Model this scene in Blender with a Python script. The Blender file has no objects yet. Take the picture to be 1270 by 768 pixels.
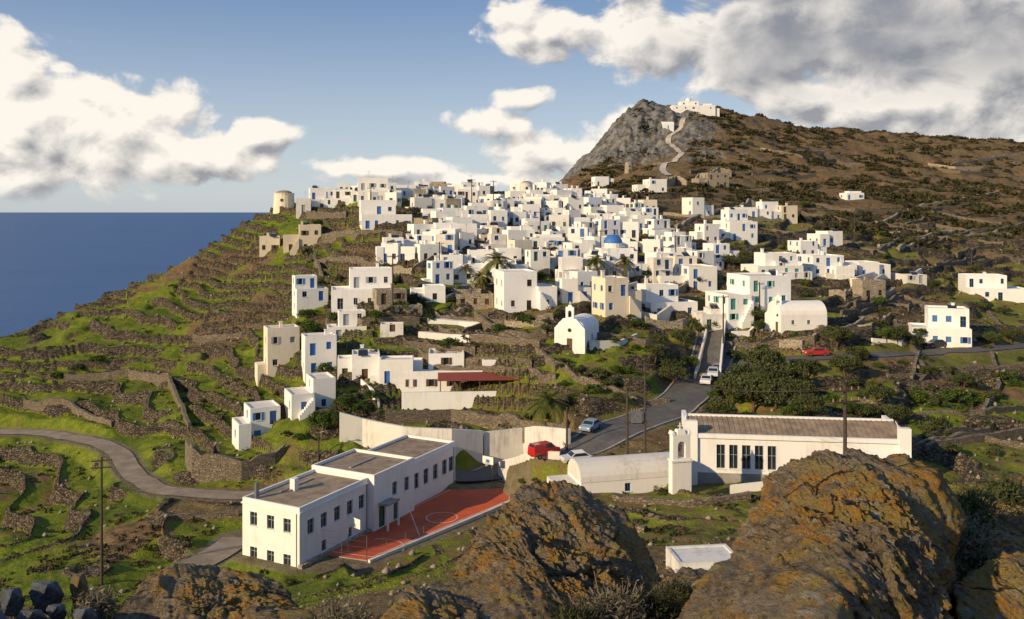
import bpy, bmesh, math, random
import numpy as np
from mathutils import Vector, Matrix
random.seed(7); rng=np.random.default_rng(7)
F=1100.0
scene=bpy.context.scene
# ------------------------------------------------------------ node helpers
class NT:
    def __init__(s,t): s.t=t; s.l=t.links
    def n(s,ty,**k):
        nd=s.t.nodes.new(ty)
        for a,b in k.items(): setattr(nd,a,b)
        return nd
    def put(s,sock,v):
        if v is None: return
        if hasattr(v,'is_output') : s.l.new(v,sock)
        else:
            try: sock.default_value=v
            except Exception: sock.default_value=(v[0],v[1],v[2],1.0)
    def m(s,op,a,b=None,c=None,clamp=False):
        nd=s.n('ShaderNodeMath',operation=op,use_clamp=clamp)
        s.put(nd.inputs[0],a); s.put(nd.inputs[1],b); s.put(nd.inputs[2],c)
        return nd.outputs[0]
    def mix(s,f,a,b,bt='MIX'):
        nd=s.n('ShaderNodeMix',data_type='RGBA',blend_type=bt,clamp_factor=True)
        s.put(nd.inputs[0],f)
        for i,v in ((6,a),(7,b)):
            if not hasattr(v,'is_output'): v=(v[0],v[1],v[2],1.0)
            s.put(nd.inputs[i],v)
        return nd.outputs[2]
    def noise(s,vec,sc,det=4,ro=0.55,dist=0):
        nd=s.n('ShaderNodeTexNoise'); s.put(nd.inputs['Vector'],vec)
        nd.inputs['Scale'].default_value=sc; nd.inputs['Detail'].default_value=det
        nd.inputs['Roughness'].default_value=ro; nd.inputs['Distortion'].default_value=dist
        return nd.outputs['Fac']
    def vor(s,vec,sc,feat='F1',out='Distance'):
        nd=s.n('ShaderNodeTexVoronoi',feature=feat); s.put(nd.inputs['Vector'],vec)
        nd.inputs['Scale'].default_value=sc
        return nd.outputs[out]
    def ss(s,v,lo,hi,o0=0.0,o1=1.0):
        nd=s.n('ShaderNodeMapRange',interpolation_type='SMOOTHSTEP'); s.put(nd.inputs[0],v)
        nd.inputs[1].default_value=lo; nd.inputs[2].default_value=hi
        nd.inputs[3].default_value=o0; nd.inputs[4].default_value=o1
        return nd.outputs[0]
    def pos(s): return s.n('ShaderNodeNewGeometry').outputs['Position']
    def scale(s,v,sc):
        nd=s.n('ShaderNodeVectorMath',operation='MULTIPLY'); s.put(nd.inputs[0],v); nd.inputs[1].default_value=sc
        return nd.outputs[0]
def material(name):
    m=bpy.data.materials.new(name); m.use_nodes=True; t=m.node_tree; t.nodes.clear()
    T=NT(t); o=T.n('ShaderNodeOutputMaterial'); b=T.n('ShaderNodeBsdfPrincipled'); T.l.new(b.outputs[0],o.inputs[0])
    return m,T,b
def bump(T,b,h,st,dist):
    nd=T.n('ShaderNodeBump'); nd.inputs['Strength'].default_value=st; nd.inputs['Distance'].default_value=dist
    T.l.new(h,nd.inputs['Height']); T.l.new(nd.outputs[0],b.inputs['Normal'])
MATS={}
def simple(name,c1,c2=None,sc=1.5,rough=0.85,bs=0.2,bd=0.03,metal=0,obj=False):
    if name in MATS: return MATS[name]
    m,T,b=material(name); p=T.pos()
    c2=c2 or tuple(x*0.8 for x in c1)
    nz=T.noise(p,sc,6,0.6); nz2=T.noise(p,sc*9,4,0.6)
    f=T.m('ADD',T.m('MULTIPLY',nz,0.7),T.m('MULTIPLY',nz2,0.3))
    T.put(b.inputs['Base Color'],T.mix(T.ss(f,0.35,0.62),c1,c2))
    b.inputs['Roughness'].default_value=rough; b.inputs['Metallic'].default_value=metal
    if bs: bump(T,b,nz2,bs,bd)
    MATS[name]=m; return m
def plaster(name,c,dirt,amt=0.5):
    m,T,b=material(name); p=T.pos()
    n1=T.noise(p,0.35,5,0.6); st=T.noise(T.scale(p,(2.2,2.2,0.25)),1.0,5,0.65); n3=T.noise(p,7,3,0.5)
    f=T.m('ADD',T.m('MULTIPLY',n1,0.5),T.m('MULTIPLY',st,0.5))
    col=T.mix(T.m('MULTIPLY',T.ss(f,0.46,0.70),amt),c,dirt)
    oi=T.n('ShaderNodeObjectInfo').outputs['Random']
    col=T.mix(T.m('MULTIPLY',oi,0.45),col,(c[0]*0.92,c[1]*0.86,c[2]*0.76))
    T.put(b.inputs['Base Color'],col); b.inputs['Roughness'].default_value=0.9
    bump(T,b,T.m('ADD',n3,T.m('MULTIPLY',n1,2)),0.35,0.03)
    MATS[name]=m; return m
def stone(name,c1,c2,c3,sc=2.2):
    m,T,b=material(name); p=T.pos()
    w=T.n('ShaderNodeVectorMath',operation='ADD'); T.put(w.inputs[0],T.scale(p,(1,1,1.7)))
    nzn=T.n('ShaderNodeTexNoise'); nzn.inputs['Scale'].default_value=1.3; T.l.new(p,nzn.inputs['Vector'])
    T.l.new(T.scale(nzn.outputs['Color'],(.6,.6,.6)),w.inputs[1]); q=w.outputs[0]
    e=T.vor(q,sc,'DISTANCE_TO_EDGE'); c=T.vor(q,sc,'F1','Color')
    sx=T.n('ShaderNodeSeparateColor'); T.l.new(c,sx.inputs[0])
    col=T.mix(sx.outputs[0],c1,c2); col=T.mix(T.ss(T.noise(p,0.5,4),0.45,0.7),col,c3)
    col=T.mix(T.ss(e,0.0,0.09,0.85,0.0),col,(0.03,0.025,0.018))
    T.put(b.inputs['Base Color'],col); b.inputs['Roughness'].default_value=0.95
    bump(T,b,T.m('ADD',T.ss(e,0,0.12),T.m('MULTIPLY',T.noise(p,9,3),0.4)),0.7,0.1)
    MATS[name]=m; return m
W_WHITE=plaster('whitewash_plaster',(0.83,0.82,0.80),(0.52,0.48,0.42),0.45)
W_OLD=plaster('weathered_whitewash',(0.68,0.66,0.62),(0.34,0.30,0.25),0.85)
W_CREAM=plaster('cream_plaster',(0.79,0.70,0.56),(0.5,0.42,0.32),0.5)
W_BEIGE=plaster('beige_render',(0.66,0.58,0.46),(0.38,0.32,0.24),0.6)
W_STONE=stone('dry_stone',(0.27,0.215,0.15),(0.13,0.105,0.078),(0.19,0.145,0.10))
W_PSTONE=stone('pale_stone',(0.50,0.42,0.31),(0.36,0.30,0.22),(0.40,0.32,0.22))
ROOF=plaster('white_roof_coat',(0.68,0.66,0.62),(0.42,0.37,0.31),0.8)
ROOF_BR=simple('earth_roof',(0.36,0.27,0.18),(0.20,0.15,0.105),0.8)
GLASS,_T,_b=material('window_glass'); _b.inputs['Base Color'].default_value=(0.02,0.028,0.035,1); _b.inputs['Roughness'].default_value=0.12
BLUE=simple('blue_paint',(0.03,0.13,0.42),(0.05,0.18,0.45),3,0.6)
TEAL=simple('teal_paint',(0.04,0.24,0.24),(0.06,0.3,0.28),3,0.6)
BROWN=simple('brown_wood',(0.12,0.06,0.03),(0.08,0.045,0.025),3,0.7)
GREY=simple('grey_paint',(0.35,0.38,0.4),(0.28,0.3,0.33),3,0.6)
GREENP=simple('green_paint',(0.03,0.11,0.06),(0.04,0.13,0.08),3,0.6)
WOOD=simple('pole_wood',(0.085,0.06,0.045),(0.05,0.038,0.03),4,0.9)
METAL=simple('grey_metal',(0.3,0.31,0.32),(0.2,0.2,0.21),4,0.45,metal=0.6)
CERAM=simple('insulator',(0.3,0.2,0.15),None,4,0.3)
RTILE=simple('red_tile',(0.30,0.055,0.03),(0.2,0.04,0.025),3,0.7)
ASPH=simple('asphalt',(0.125,0.118,0.108),(0.08,0.074,0.068),0.5,0.9)
DIRT=simple('dirt_track',(0.33,0.27,0.2),(0.22,0.17,0.12),0.5,0.95)
PATHM=simple('pale_path',(0.56,0.51,0.43),(0.38,0.33,0.26),0.3,0.95)
CONC=simple('concrete',(0.36,0.34,0.31),(0.25,0.23,0.2),0.6,0.9)
# ------------------------------------------------------------ noise
def _h(ix,iy,s):
    n=(ix.astype(np.int64)*374761393+iy.astype(np.int64)*668265263+s*1442695041)&0x7fffffff
    n=((n^(n>>13))*1274126177)&0x7fffffff
    return ((n^(n>>16))&0xffff)/65535.0*2*np.pi
def pn(x,y,s=0):
    ix=np.floor(x); iy=np.floor(y); fx=x-ix; fy=y-iy
    u=fx*fx*fx*(fx*(fx*6-15)+10); v=fy*fy*fy*(fy*(fy*6-15)+10)
    def g(a,b):
        an=_h(ix+a,iy+b,s); return np.cos(an)*(fx-a)+np.sin(an)*(fy-b)
    return ((g(0,0)*(1-u)+g(1,0)*u)*(1-v)+(g(0,1)*(1-u)+g(1,1)*u)*v)*1.5
def fbm(x,y,o=4,s=0):
    r=0;a=1.0;k=1.0
    for i in range(o): r=r+a*pn(x*k+i*7.3,y*k-i*3.1,s+i); a*=0.5;k*=2.03
    return r
def sst(x,a,b):
    t=np.clip((x-a)/(b-a),0,1); return t*t*(3-2*t)
# ------------------------------------------------------------ terrain survey points
CP=[(0,425,200),(0,480,180),(0,540,160),(0,600,140),(50,650,122),(0,700,103),(0,768,82),(-150,500,180),(-150,700,110),
(60,402,215),(120,380,222),(200,352,232),(250,322,242),(290,292,254),(335,265,266),(375,256,268),
(150,460,185),(150,520,158),(170,590,130),(150,690,102),(220,640,112),(250,400,205),(250,480,168),(240,560,140),(300,612,121),
(350,340,222),(300,370,212),(300,440,180),(370,300,240),(420,275,245),(300,552,135),(380,515,138),(350,430,168),(430,430,156),(430,470,147),
(420,388,168),(480,385,165),(500,515,138),(500,565,122),(600,575,115),(560,497,144),(650,497,140),(440,320,215),
(674,573,108),(740,540,118),(800,520,128),(860,480,143),(885,440,158),(890,385,172),(885,360,185),
(660,385,165),(740,395,160),(560,400,165),(520,430,155),(600,440,150),(650,460,144),(700,500,132),(715,436,148),(750,470,140),(800,440,150),
(560,330,200),(560,290,228),(470,283,226),(410,256,262),(480,243,268),(530,236,282),(600,240,290),(650,242,296),(700,300,230),(780,310,222),(700,241,312),(640,265,262),(760,262,292),
(860,262,305),(900,295,262),(960,272,302),(1020,310,252),(1000,342,212),(820,240,340),(800,330,208),(1000,400,166),(1100,390,182),(1180,432,165),(1240,370,216),(1100,350,215),(1270,332,270),
(1270,430,162),(1270,500,134),(1270,570,106),(1200,500,135),(1000,480,140),(1100,450,152),(1100,520,122),(930,520,124),(870,605,100),(1000,605,99),(1150,600,98),(1350,450,160),(1400,600,100),
(860,650,82),(750,640,85),(860,612,95),(600,650,92),(500,705,84),(450,740,62),(600,720,66),(860,720,54),(860,690,64),(1000,700,62),(1100,700,60),(700,768,46),(300,740,86),
(708,224,470),(740,203,510),(772,184,540),(793,146,556),(806,132,566),(850,133,590),(890,136,600),(960,150,630),(1060,161,690),(1180,176,750),(1270,190,800),(1400,215,850),
(830,215,420),(780,217,425),(870,232,380),(1000,230,415),(1100,240,400),(1270,250,400),(1150,300,300),(1000,180,555),(1150,205,560),(850,180,500),(820,160,545),(775,205,480),(745,216,470),(1400,280,400),(920,200,470),(1270,215,560)]
WP=[(0,0,-1.7),(0,4,-2.9),(0,8,-4.5),(0,12,-7.5),(0,20,-12.5),(0,35,-18.3),(-5,8,-3.75),(-2.5,8,-4.2),(-12,12,-6.8),(-20,40,-23),(-45,70,-36),(5,8,-4.2),(12,12,-5.5),(30,50,-21.5),(60,60,-23),
(-10,0,-3),(10,0,-1),(0,-20,3),(-60,0,-25),(60,0,-6),(-130,60,-45),(-180,120,-50),(-200,0,-60),(200,100,-28),(250,200,-20),(400,150,-20),(450,400,-2),(600,700,30),(800,900,45),(0,-100,5),(200,-100,0),
(0,345,4),(20,400,6),(200,700,62),(400,820,50),(700,900,50),(1200,1000,45),(300,350,-6),(-20,20,-13),(20,20,-12),(30,30,-16)]
X=np.array([((u-635)/F*Y,Y,(262-v)/F*Y) for u,v,Y in CP]+[tuple(map(float,w)) for w in WP])
def tps_fit(P,z,lam):
    n=len(P); d=np.linalg.norm(P[:,None]-P[None],axis=2); K=d*d*np.log(d+1e-9)+lam*np.eye(n)
    Q=np.c_[np.ones(n),P]; A=np.zeros((n+3,n+3)); A[:n,:n]=K; A[:n,n:]=Q; A[n:,:n]=Q.T
    return np.linalg.solve(A,np.r_[z,0,0,0])
S=100.0; PX=X[:,:2]/S; wt=tps_fit(PX,X[:,2],2e-4)
def tps(x,y):
    o=np.empty(x.size); xf=x.ravel()/S; yf=y.ravel()/S; n=len(PX)
    for i in range(0,xf.size,40000):
        a=xf[i:i+40000,None]; b=yf[i:i+40000,None]
        r2=(a-PX[:,0])**2+(b-PX[:,1])**2+1e-12
        o[i:i+40000]=(0.5*r2*np.log(r2))@wt[:n]+wt[n]+wt[n+1]*a[:,0]+wt[n+2]*b[:,0]
    return o.reshape(x.shape)
LAND=np.array([(-300,-200),(-262,0),(-215,100),(-165,165),(-120,205),(-111,222),(-102,234),(-88,246),(-82,258),(-76,272),(-62,288),(-40,303),(0,330),(18,370),(25,420),(31,475),(48,515),(64,545),(76,565),(92,600),(150,640),(260,710),(400,790),(560,860),(900,950),(3000,1100),(3000,-200)],float)
def poly_sd(x,y,poly):
    ins=np.zeros(x.shape,bool); dm=np.full(x.shape,1e18); n=len(poly)
    for i in range(n):
        x1,y1=poly[i]; x2,y2=poly[(i+1)%n]
        c=((y1>y)!=(y2>y))&(x<(x2-x1)*(y-y1)/((y2-y1) or 1e-9)+x1); ins^=c
        dx=x2-x1;dy=y2-y1; t=np.clip(((x-x1)*dx+(y-y1)*dy)/(dx*dx+dy*dy+1e-12),0,1)
        dm=np.minimum(dm,(x-x1-t*dx)**2+(y-y1-t*dy)**2)
    d=np.sqrt(dm); return np.where(ins,-d,d)
Av=np.r_[np.linspace(-3,-0.64,50)[:-1],np.linspace(-0.64,0.64,1150),np.linspace(0.64,3,50)[1:]]
Yv=np.r_[np.geomspace(0.8,45,150)[:-1],np.geomspace(45,330,660)[:-1],np.geomspace(330,900,260)[:-1],np.geomspace(900,3500,40)]
GA,GY=np.meshgrid(Av,Yv); GX=GA*GY
ci=np.unique(np.r_[np.arange(0,len(Av),4),len(Av)-1]); ri=np.unique(np.r_[np.arange(0,len(Yv),3),len(Yv)-1])
sub=tps(GX[np.ix_(ri,ci)],GY[np.ix_(ri,ci)]); sdl=poly_sd(GX[np.ix_(ri,ci)],GY[np.ix_(ri,ci)],LAND)
def up(g):
    t=np.array([np.interp(Av,Av[ci],g[i]) for i in range(len(ri))])
    k=np.interp(np.arange(len(Yv)),ri,np.arange(len(ri))); k0=np.minimum(k.astype(int),len(ri)-2); f=(k-k0)[:,None]
    return t[k0]*(1-f)+t[k0+1]*f
H0=up(sub); SD=up(sdl)+3*fbm(GX/18,GY/18,3,5)*sst(GY,60,120)
H0=np.clip(H0,-80,95)
dd=np.maximum(SD,0); H0=H0-0.85*dd*dd/(dd+5)
H0+=fbm(GX/60,GY/60,3,11)*1.2*sst(GY,60,150)*(1-0.6*sst(GY,100,200)*(1-sst(GY,320,400)))
rocky=sst(GY,330,450)
H0+=rocky*(fbm(GX/22,GY/22,5,21)*2.0-np.abs(fbm(GX/35,GY/35,3,25))*2.0)
cliff=np.exp(-(((GX-80)/36)**2+((GY-545)/55)**2))
H0+=cliff*(np.abs(fbm(GX/12,GY/12,4,31))*7-2.5)
nz=fbm(GX/30,GY/30,3,41)
tm=sst(GY,62,85)*(1-0.75*sst(GY,320,380))
step=np.where(GX<-25,1.95,1.9); step=np.where(GY>350,3.2,step)
hq=H0+nz*1.7; t=hq/step; k=np.floor(t); fr=t-k
lo=0.86; rise=np.clip((fr-lo)/(1-lo),0,1); prof=0.05*fr+0.95*sst(rise,0.05,0.7)
lip=np.exp(-((fr-0.035)/0.03)**2)*0.42*(1+0.6*pn(GX/3,GY/3,3))
brk=sst(fbm(GX/14,GY/14,2,51),-0.6,-0.3)
ht=step*(k+prof)-nz*1.7+lip
mt=tm*(0.2+0.8*brk)
H0=H0*(1-mt)+ht*mt
RIS=np.clip((rise>0.02)*(rise<0.98)*1.0+lip*2.0,0,1)*mt
H0+=fbm(GX/2.2,GY/2.2,3,61)*0.10+fbm(GX/7,GY/7,2,62)*0.15
H0=np.maximum(H0,-300)
def look(x,y,G=None):
    G=H0 if G is None else G
    y=max(y,1.0); a=np.interp(x/y,Av,np.arange(len(Av))); r=np.interp(y,Yv,np.arange(len(Yv)))
    i=min(int(r),len(Yv)-2); j=min(int(a),len(Av)-2); fi=r-i; fj=a-j
    return float((G[i,j]*(1-fj)+G[i,j+1]*fj)*(1-fi)+(G[i+1,j]*(1-fj)+G[i+1,j+1]*fj)*fi)
def hit(u,v,ymin=45,ymax=2500):
    a=(u-635)/F; c=np.interp(a,Av,np.arange(len(Av))); j=min(int(c),len(Av)-2); f=c-j
    col=H0[:,j]*(1-f)+H0[:,j+1]*f; zr=(262-v)/F*Yv; m=(Yv>=ymin)&(Yv<=ymax); d=np.where(m,col-zr,-1e9)
    idx=np.nonzero(d>=0)[0]
    if len(idx)==0: i=int(np.argmax(np.where(m,col/Yv,-1e9))); Y=Yv[i]
    else:
        i=idx[0]; Y=Yv[i]
        if i>0 and d[i-1]>-1e8: q=d[i-1]/(d[i-1]-d[i]); Y=Yv[i-1]+(Yv[i]-Yv[i-1])*q
    x=a*Y; return x,Y,look(x,Y)
# ------------------------------------------------------------ mesh helpers
def link(o): scene.collection.objects.link(o); return o
def new_mesh(name,V,Fc,mats=(),smooth=False,mi=None):
    me=bpy.data.meshes.new(name); V=np.asarray(V,np.float32); Fc=np.asarray(Fc,np.int32)
    nf,k=Fc.shape; me.vertices.add(len(V)); me.vertices.foreach_set('co',V.ravel())
    me.loops.add(nf*k); me.loops.foreach_set('vertex_index',Fc.ravel())
    me.polygons.add(nf); me.polygons.foreach_set('loop_start',np.arange(0,nf*k,k,dtype=np.int32))
    try: me.polygons.foreach_set('loop_total',np.full(nf,k,np.int32))
    except Exception: pass
    for m in mats: me.materials.append(m)
    if mi is not None: me.polygons.foreach_set('material_index',np.asarray(mi,np.int32))
    if smooth: me.polygons.foreach_set('use_smooth',np.ones(nf,bool))
    me.update(calc_edges=True); return me
class MB:
    def __init__(s): s.v=[];s.f=[];s.m=[];s.mats=[]
    def mi(s,mat):
        if mat not in s.mats: s.mats.append(mat)
        return s.mats.index(mat)
    def poly(s,pts,mat):
        b=len(s.v); s.v+=[tuple(p) for p in pts]; s.f.append(tuple(range(b,b+len(pts)))); s.m.append(s.mi(mat))
    def box(s,x0,x1,y0,y1,z0,z1,mat,top=None,taper=0):
        t=taper; P=[(x0,y0,z0),(x1,y0,z0),(x1,y1,z0),(x0,y1,z0),(x0+t,y0+t,z1),(x1-t,y0+t,z1),(x1-t,y1-t,z1),(x0+t,y1-t,z1)]
        for q in ((0,3,2,1),(0,1,5,4),(1,2,6,5),(2,3,7,6),(3,0,4,7)): s.poly([P[i] for i in q],mat)
        s.poly([P[i] for i in (4,5,6,7)],top or mat)
    def cyl(s,c,r0,r1,z0,z1,mat,n=12,cap=True,axis='z'):
        def pt(r,a,z):
            if axis=='z': return (c[0]+r*math.cos(a),c[1]+r*math.sin(a),z)
            if axis=='x': return (z,c[0]+r*math.cos(a),c[1]+r*math.sin(a))
            return (c[0]+r*math.cos(a),z,c[1]+r*math.sin(a))
        for i in range(n):
            a=2*math.pi*i/n; b=2*math.pi*(i+1)/n
            s.poly([pt(r0,a,z0),pt(r0,b,z0),pt(r1,b,z1),pt(r1,a,z1)],mat)
        if cap:
            s.poly([pt(r1,2*math.pi*i/n,z1) for i in range(n)],mat); s.poly([pt(r0,-2*math.pi*i/n,z0) for i in range(n)],mat)
    def tube(s,p,q,r,mat,n=6,r2=None):
        p=Vector(p);q=Vector(q);d=(q-p).normalized(); a=d.orthogonal().normalized(); b=d.cross(a); r2=r if r2 is None else r2
        for i in range(n):
            A=2*math.pi*i/n;B=2*math.pi*(i+1)/n
            va=a*math.cos(A)+b*math.sin(A);vb=a*math.cos(B)+b*math.sin(B)
            s.poly([p+va*r,p+vb*r,q+vb*r2,q+va*r2],mat)
    def dome(s,c,r,z,mat,n=16,k=6,sq=1.0):
        for j in range(k):
            e0=math.pi/2*j/k;e1=math.pi/2*(j+1)/k
            for i in range(n):
                a=2*math.pi*i/n;b=2*math.pi*(i+1)/n
                g=lambda e,a:(c[0]+r*math.cos(e)*math.cos(a),c[1]+r*math.cos(e)*math.sin(a),z+r*sq*math.sin(e))
                s.poly([g(e0,a),g(e0,b),g(e1,b),g(e1,a)],mat)
    def vault(s,x0,x1,y0,y1,z,h,mat,n=10,ax='x'):
        if ax=='x': c=(y0+y1)/2;r=(y1-y0)/2; P=[(c-r*math.cos(math.pi*i/n),z+h*math.sin(math.pi*i/n)) for i in range(n+1)]; g=lambda e,p:(e,p[0],p[1]); e0,e1=x0,x1
        else: c=(x0+x1)/2;r=(x1-x0)/2; P=[(c-r*math.cos(math.pi*i/n),z+h*math.sin(math.pi*i/n)) for i in range(n+1)]; g=lambda e,p:(p[0],e,p[1]); e0,e1=y0,y1
        for i in range(n): s.poly([g(e0,P[i]),g(e1,P[i]),g(e1,P[i+1]),g(e0,P[i+1])],mat)
        s.poly([g(e0,p) for p in P],mat); s.poly([g(e1,p) for p in reversed(P)],mat)
    def wall(s,p0,p1,z0,z1,ops,mat,depth=0.2,near=False):
        p0=Vector((p0[0],p0[1],0));p1=Vector((p1[0],p1[1],0)); L=(p1-p0).length; e=(p1-p0)/L; n=Vector((e.y,-e.x,0))
        xs=sorted({0,L}|{o[0] for o in ops}|{o[1] for o in ops}); zs=sorted({z0,z1}|{o[2] for o in ops}|{o[3] for o in ops})
        P=lambda a,z,d=0:p0+e*a+n*d+Vector((0,0,z))
        for i in range(len(xs)-1):
            for j in range(len(zs)-1):
                cx=(xs[i]+xs[i+1])/2;cz=(zs[j]+zs[j+1])/2
                if any(o[0]<cx<o[1] and o[2]<cz<o[3] for o in ops): continue
                s.poly([P(xs[i],zs[j]),P(xs[i+1],zs[j]),P(xs[i+1],zs[j+1]),P(xs[i],zs[j+1])],mat)
        for o in ops:
            a,b,c,d,ty,tr=o; D=-depth
            s.poly([P(a,c),P(a,c,D),P(a,d,D),P(a,d)],mat); s.poly([P(b,c,D),P(b,c),P(b,d),P(b,d,D)],mat)
            s.poly([P(a,d),P(a,d,D),P(b,d,D),P(b,d)],mat); s.poly([P(a,c,D),P(a,c),P(b,c),P(b,c,D)],mat)
            s.poly([P(a,c,D),P(b,c,D),P(b,d,D),P(a,d,D)],tr if ty in('door','shut') else GLASS)
            def slab(a,b,c,d,d0,d1,m):
                q=[P(a,c,d1),P(b,c,d1),P(b,d,d1),P(a,d,d1)]; r=[P(a,c,d0),P(b,c,d0),P(b,d,d0),P(a,d,d0)]
                s.poly(q,m)
                for i in range(4): s.poly([r[i],r[(i+1)%4],q[(i+1)%4],q[i]],m)
            if ty!='open':
                w=0.07
                for q in ((a,a+w,c,d),(b-w,b,c,d),(a+w,b-w,d-w,d),(a+w,b-w,c,c+w)): slab(*q,D+0.005,D+0.06,tr)
                if ty=='win': slab((a+b)/2-0.03,(a+b)/2+0.03,c+w,d-w,D+0.005,D+0.05,tr)
                if ty=='win' and near: slab(a+w,b-w,(c+d)/2+.2,(c+d)/2+.25,D+0.007,D+0.04,tr)
            if ty=='swin':
                sw=(b-a)/2
                slab(a-sw-0.02,a-0.02,c,d,0.005,0.05,tr); slab(b+0.02,b+sw+0.02,c,d,0.005,0.05,tr)
            if ty in('win','swin'): slab(a-0.06,b+0.06,c-0.09,c-0.01,0.003,0.09,mat)
    def vol(s,x0,x1,y0,y1,z0,z1,ops,mat,roof,par=0.3,near=False,below=3.5):
        C=[(x0,y0),(x1,y0),(x1,y1),(x0,y1)]
        for i,sd in enumerate('FRBL'):
            s.wall(C[i],C[(i+1)%4],z0-below,z1,ops.get(sd,[]),mat,near=near)
        t=0.22; I=[(x0+t,y0+t),(x1-t,y0+t),(x1-t,y1-t),(x0+t,y1-t)]
        for i in range(4):
            j=(i+1)%4
            s.poly([(*C[i],z1),(*C[j],z1),(*I[j],z1),(*I[i],z1)],mat)
            s.poly([(*I[i],z1),(*I[j],z1),(*I[j],z1-par),(*I[i],z1-par)],mat)
        s.poly([(*I[i],z1-par) for i in range(4)],roof)
    def archblock(s,x0,x1,y0,y1,z0,z1,ow,oz0,oz1,mat,n=8):
        c=(x0+x1)/2;r=ow/2; zs=oz1-r
        s.box(x0,x1,y0,y1,z0,oz0,mat)
        s.box(x0,c-r,y0,y1,oz0,zs,mat); s.box(c+r,x1,y0,y1,oz0,zs,mat)
        A=[(c-r*math.cos(math.pi*i/n),zs+r*math.sin(math.pi*i/n)) for i in range(n+1)]
        for i in range(n):
            a=A[i];b=A[i+1]
            ta=(x0 if i==0 else a[0],z1); tb=(x1 if i==n-1 else b[0],z1)
            for y,fl in((y0,0),(y1,1)):
                q=[(a[0],y,a[1]),(b[0],y,b[1]),(tb[0],y,z1),(ta[0],y,z1)]
                if i==0: q.append((x0,y,zs))
                if i==n-1: q=[(a[0],y,a[1]),(b[0],y,b[1]),(x1,y,zs),(x1,y,z1),(ta[0],y,z1)]
                s.poly(q if not fl else q[::-1],mat)
            s.poly([(a[0],y0,a[1]),(a[0],y1,a[1]),(b[0],y1,b[1]),(b[0],y0,b[1])],mat)
        s.poly([(x0,y0,z1),(x1,y0,z1),(x1,y1,z1),(x0,y1,z1)],mat)
        s.poly([(x0,y0,zs),(x0,y0,z1),(x0,y1,z1),(x0,y1,zs)],mat); s.poly([(x1,y0,zs),(x1,y1,zs),(x1,y1,z1),(x1,y0,z1)],mat)
    def obj(s,name,loc=(0,0,0),rot=0,smooth=False):
        me=bpy.data.meshes.new(name); me.from_pydata(s.v,[],s.f)
        for m in s.mats: me.materials.append(m)
        me.polygons.foreach_set('material_index',s.m); me.update()
        if smooth: me.polygons.foreach_set('use_smooth',[True]*len(me.polygons))
        o=bpy.data.objects.new(name,me); o.location=loc; o.rotation_euler=(0,0,rot); link(o); return o
# ------------------------------------------------------------ roads & platforms stamped into the terrain
PAVE=np.zeros_like(H0)
def catmull(P,stp):
    P=[np.array(p,float) for p in P]; P=[2*P[0]-P[1]]+P+[2*P[-1]-P[-2]]; out=[]
    for i in range(1,len(P)-2):
        L=np.linalg.norm(P[i+1]-P[i]); n=max(2,int(L/stp))
        for j in range(n):
            t=j/n; out.append(0.5*((2*P[i])+(-P[i-1]+P[i+1])*t+(2*P[i-1]-5*P[i]+4*P[i+1]-P[i+2])*t*t+(-P[i-1]+3*P[i]-3*P[i+1]+P[i+2])*t**3))
    out.append(P[-2]); return np.array(out)
def road(name,uv,width,mat,kerb=None,sm=9,fall=2.5,stp=0.6,off=0.0):
    pts=[hit(u,v)[:3] for u,v in uv]
    L=catmull(pts,stp)
    z=np.array([look(p[0],p[1]) for p in L])
    pd=np.r_[[z[0]]*sm,z,[z[-1]]*sm]; z=np.convolve(pd,np.ones(2*sm+1)/(2*sm+1),'valid'); L[:,2]=z
    x0,x1=L[:,0].min()-width-4,L[:,0].max()+width+4; y0,y1=L[:,1].min()-width-4,L[:,1].max()+width+4
    m=np.nonzero((GX>x0)&(GX<x1)&(GY>y0)&(GY<y1)); gx=GX[m];gy=GY[m]; dm=np.full(gx.shape,1e9); zz=np.zeros(gx.shape)
    for p in L:
        d=(gx-p[0])**2+(gy-p[1])**2; b=d<dm; dm=np.where(b,d,dm); zz=np.where(b,p[2],zz)
    d=np.sqrt(dm); w=1-sst(d,width/2+0.5,width/2+0.5+fall)
    H0[m]=H0[m]*(1-w)+(zz-0.12)*w; RIS[m]*=(1-w); PAVE[m]=np.maximum(PAVE[m],w**4)
    T=np.gradient(L[:,:2],axis=0); T/=np.linalg.norm(T,axis=1)[:,None]; N=np.c_[-T[:,1],T[:,0]]
    L=L.copy(); L[:,2]+=off
    V=[];Fc=[]
    offs=[-width/2,width/2]
    for i in range(len(L)):
        for o in offs: V.append((L[i,0]+N[i,0]*o,L[i,1]+N[i,1]*o,L[i,2]))
    for i in range(len(L)-1): Fc.append((2*i+1,2*i,2*i+2,2*i+3))
    me=new_mesh(name,V,Fc,[mat]); o=link(bpy.data.objects.new(name,me))
    if kerb:
        b=MB()
        for sgn in(-1,1):
            for i in range(len(L)-1):
                q=[]
                for k_ in(i,i+1):
                    for of_ in(width/2+0.003,width/2+0.3):
                        q.append((L[k_,0]+N[k_,0]*of_*sgn,L[k_,1]+N[k_,1]*of_*sgn,L[k_,2]))
                hgt=0.13; a,b2,c,d_=q; up_=lambda p:(p[0],p[1],p[2]+hgt); dn=lambda p:(p[0],p[1],p[2]-.4)
                b.poly([up_(a),up_(b2),up_(d_),up_(c)],kerb); b.poly([dn(a),dn(c),up_(c),up_(a)],kerb); b.poly([dn(b2),dn(d_),up_(d_),up_(b2)],kerb)
        b.obj('road_kerb')
    return L
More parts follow.
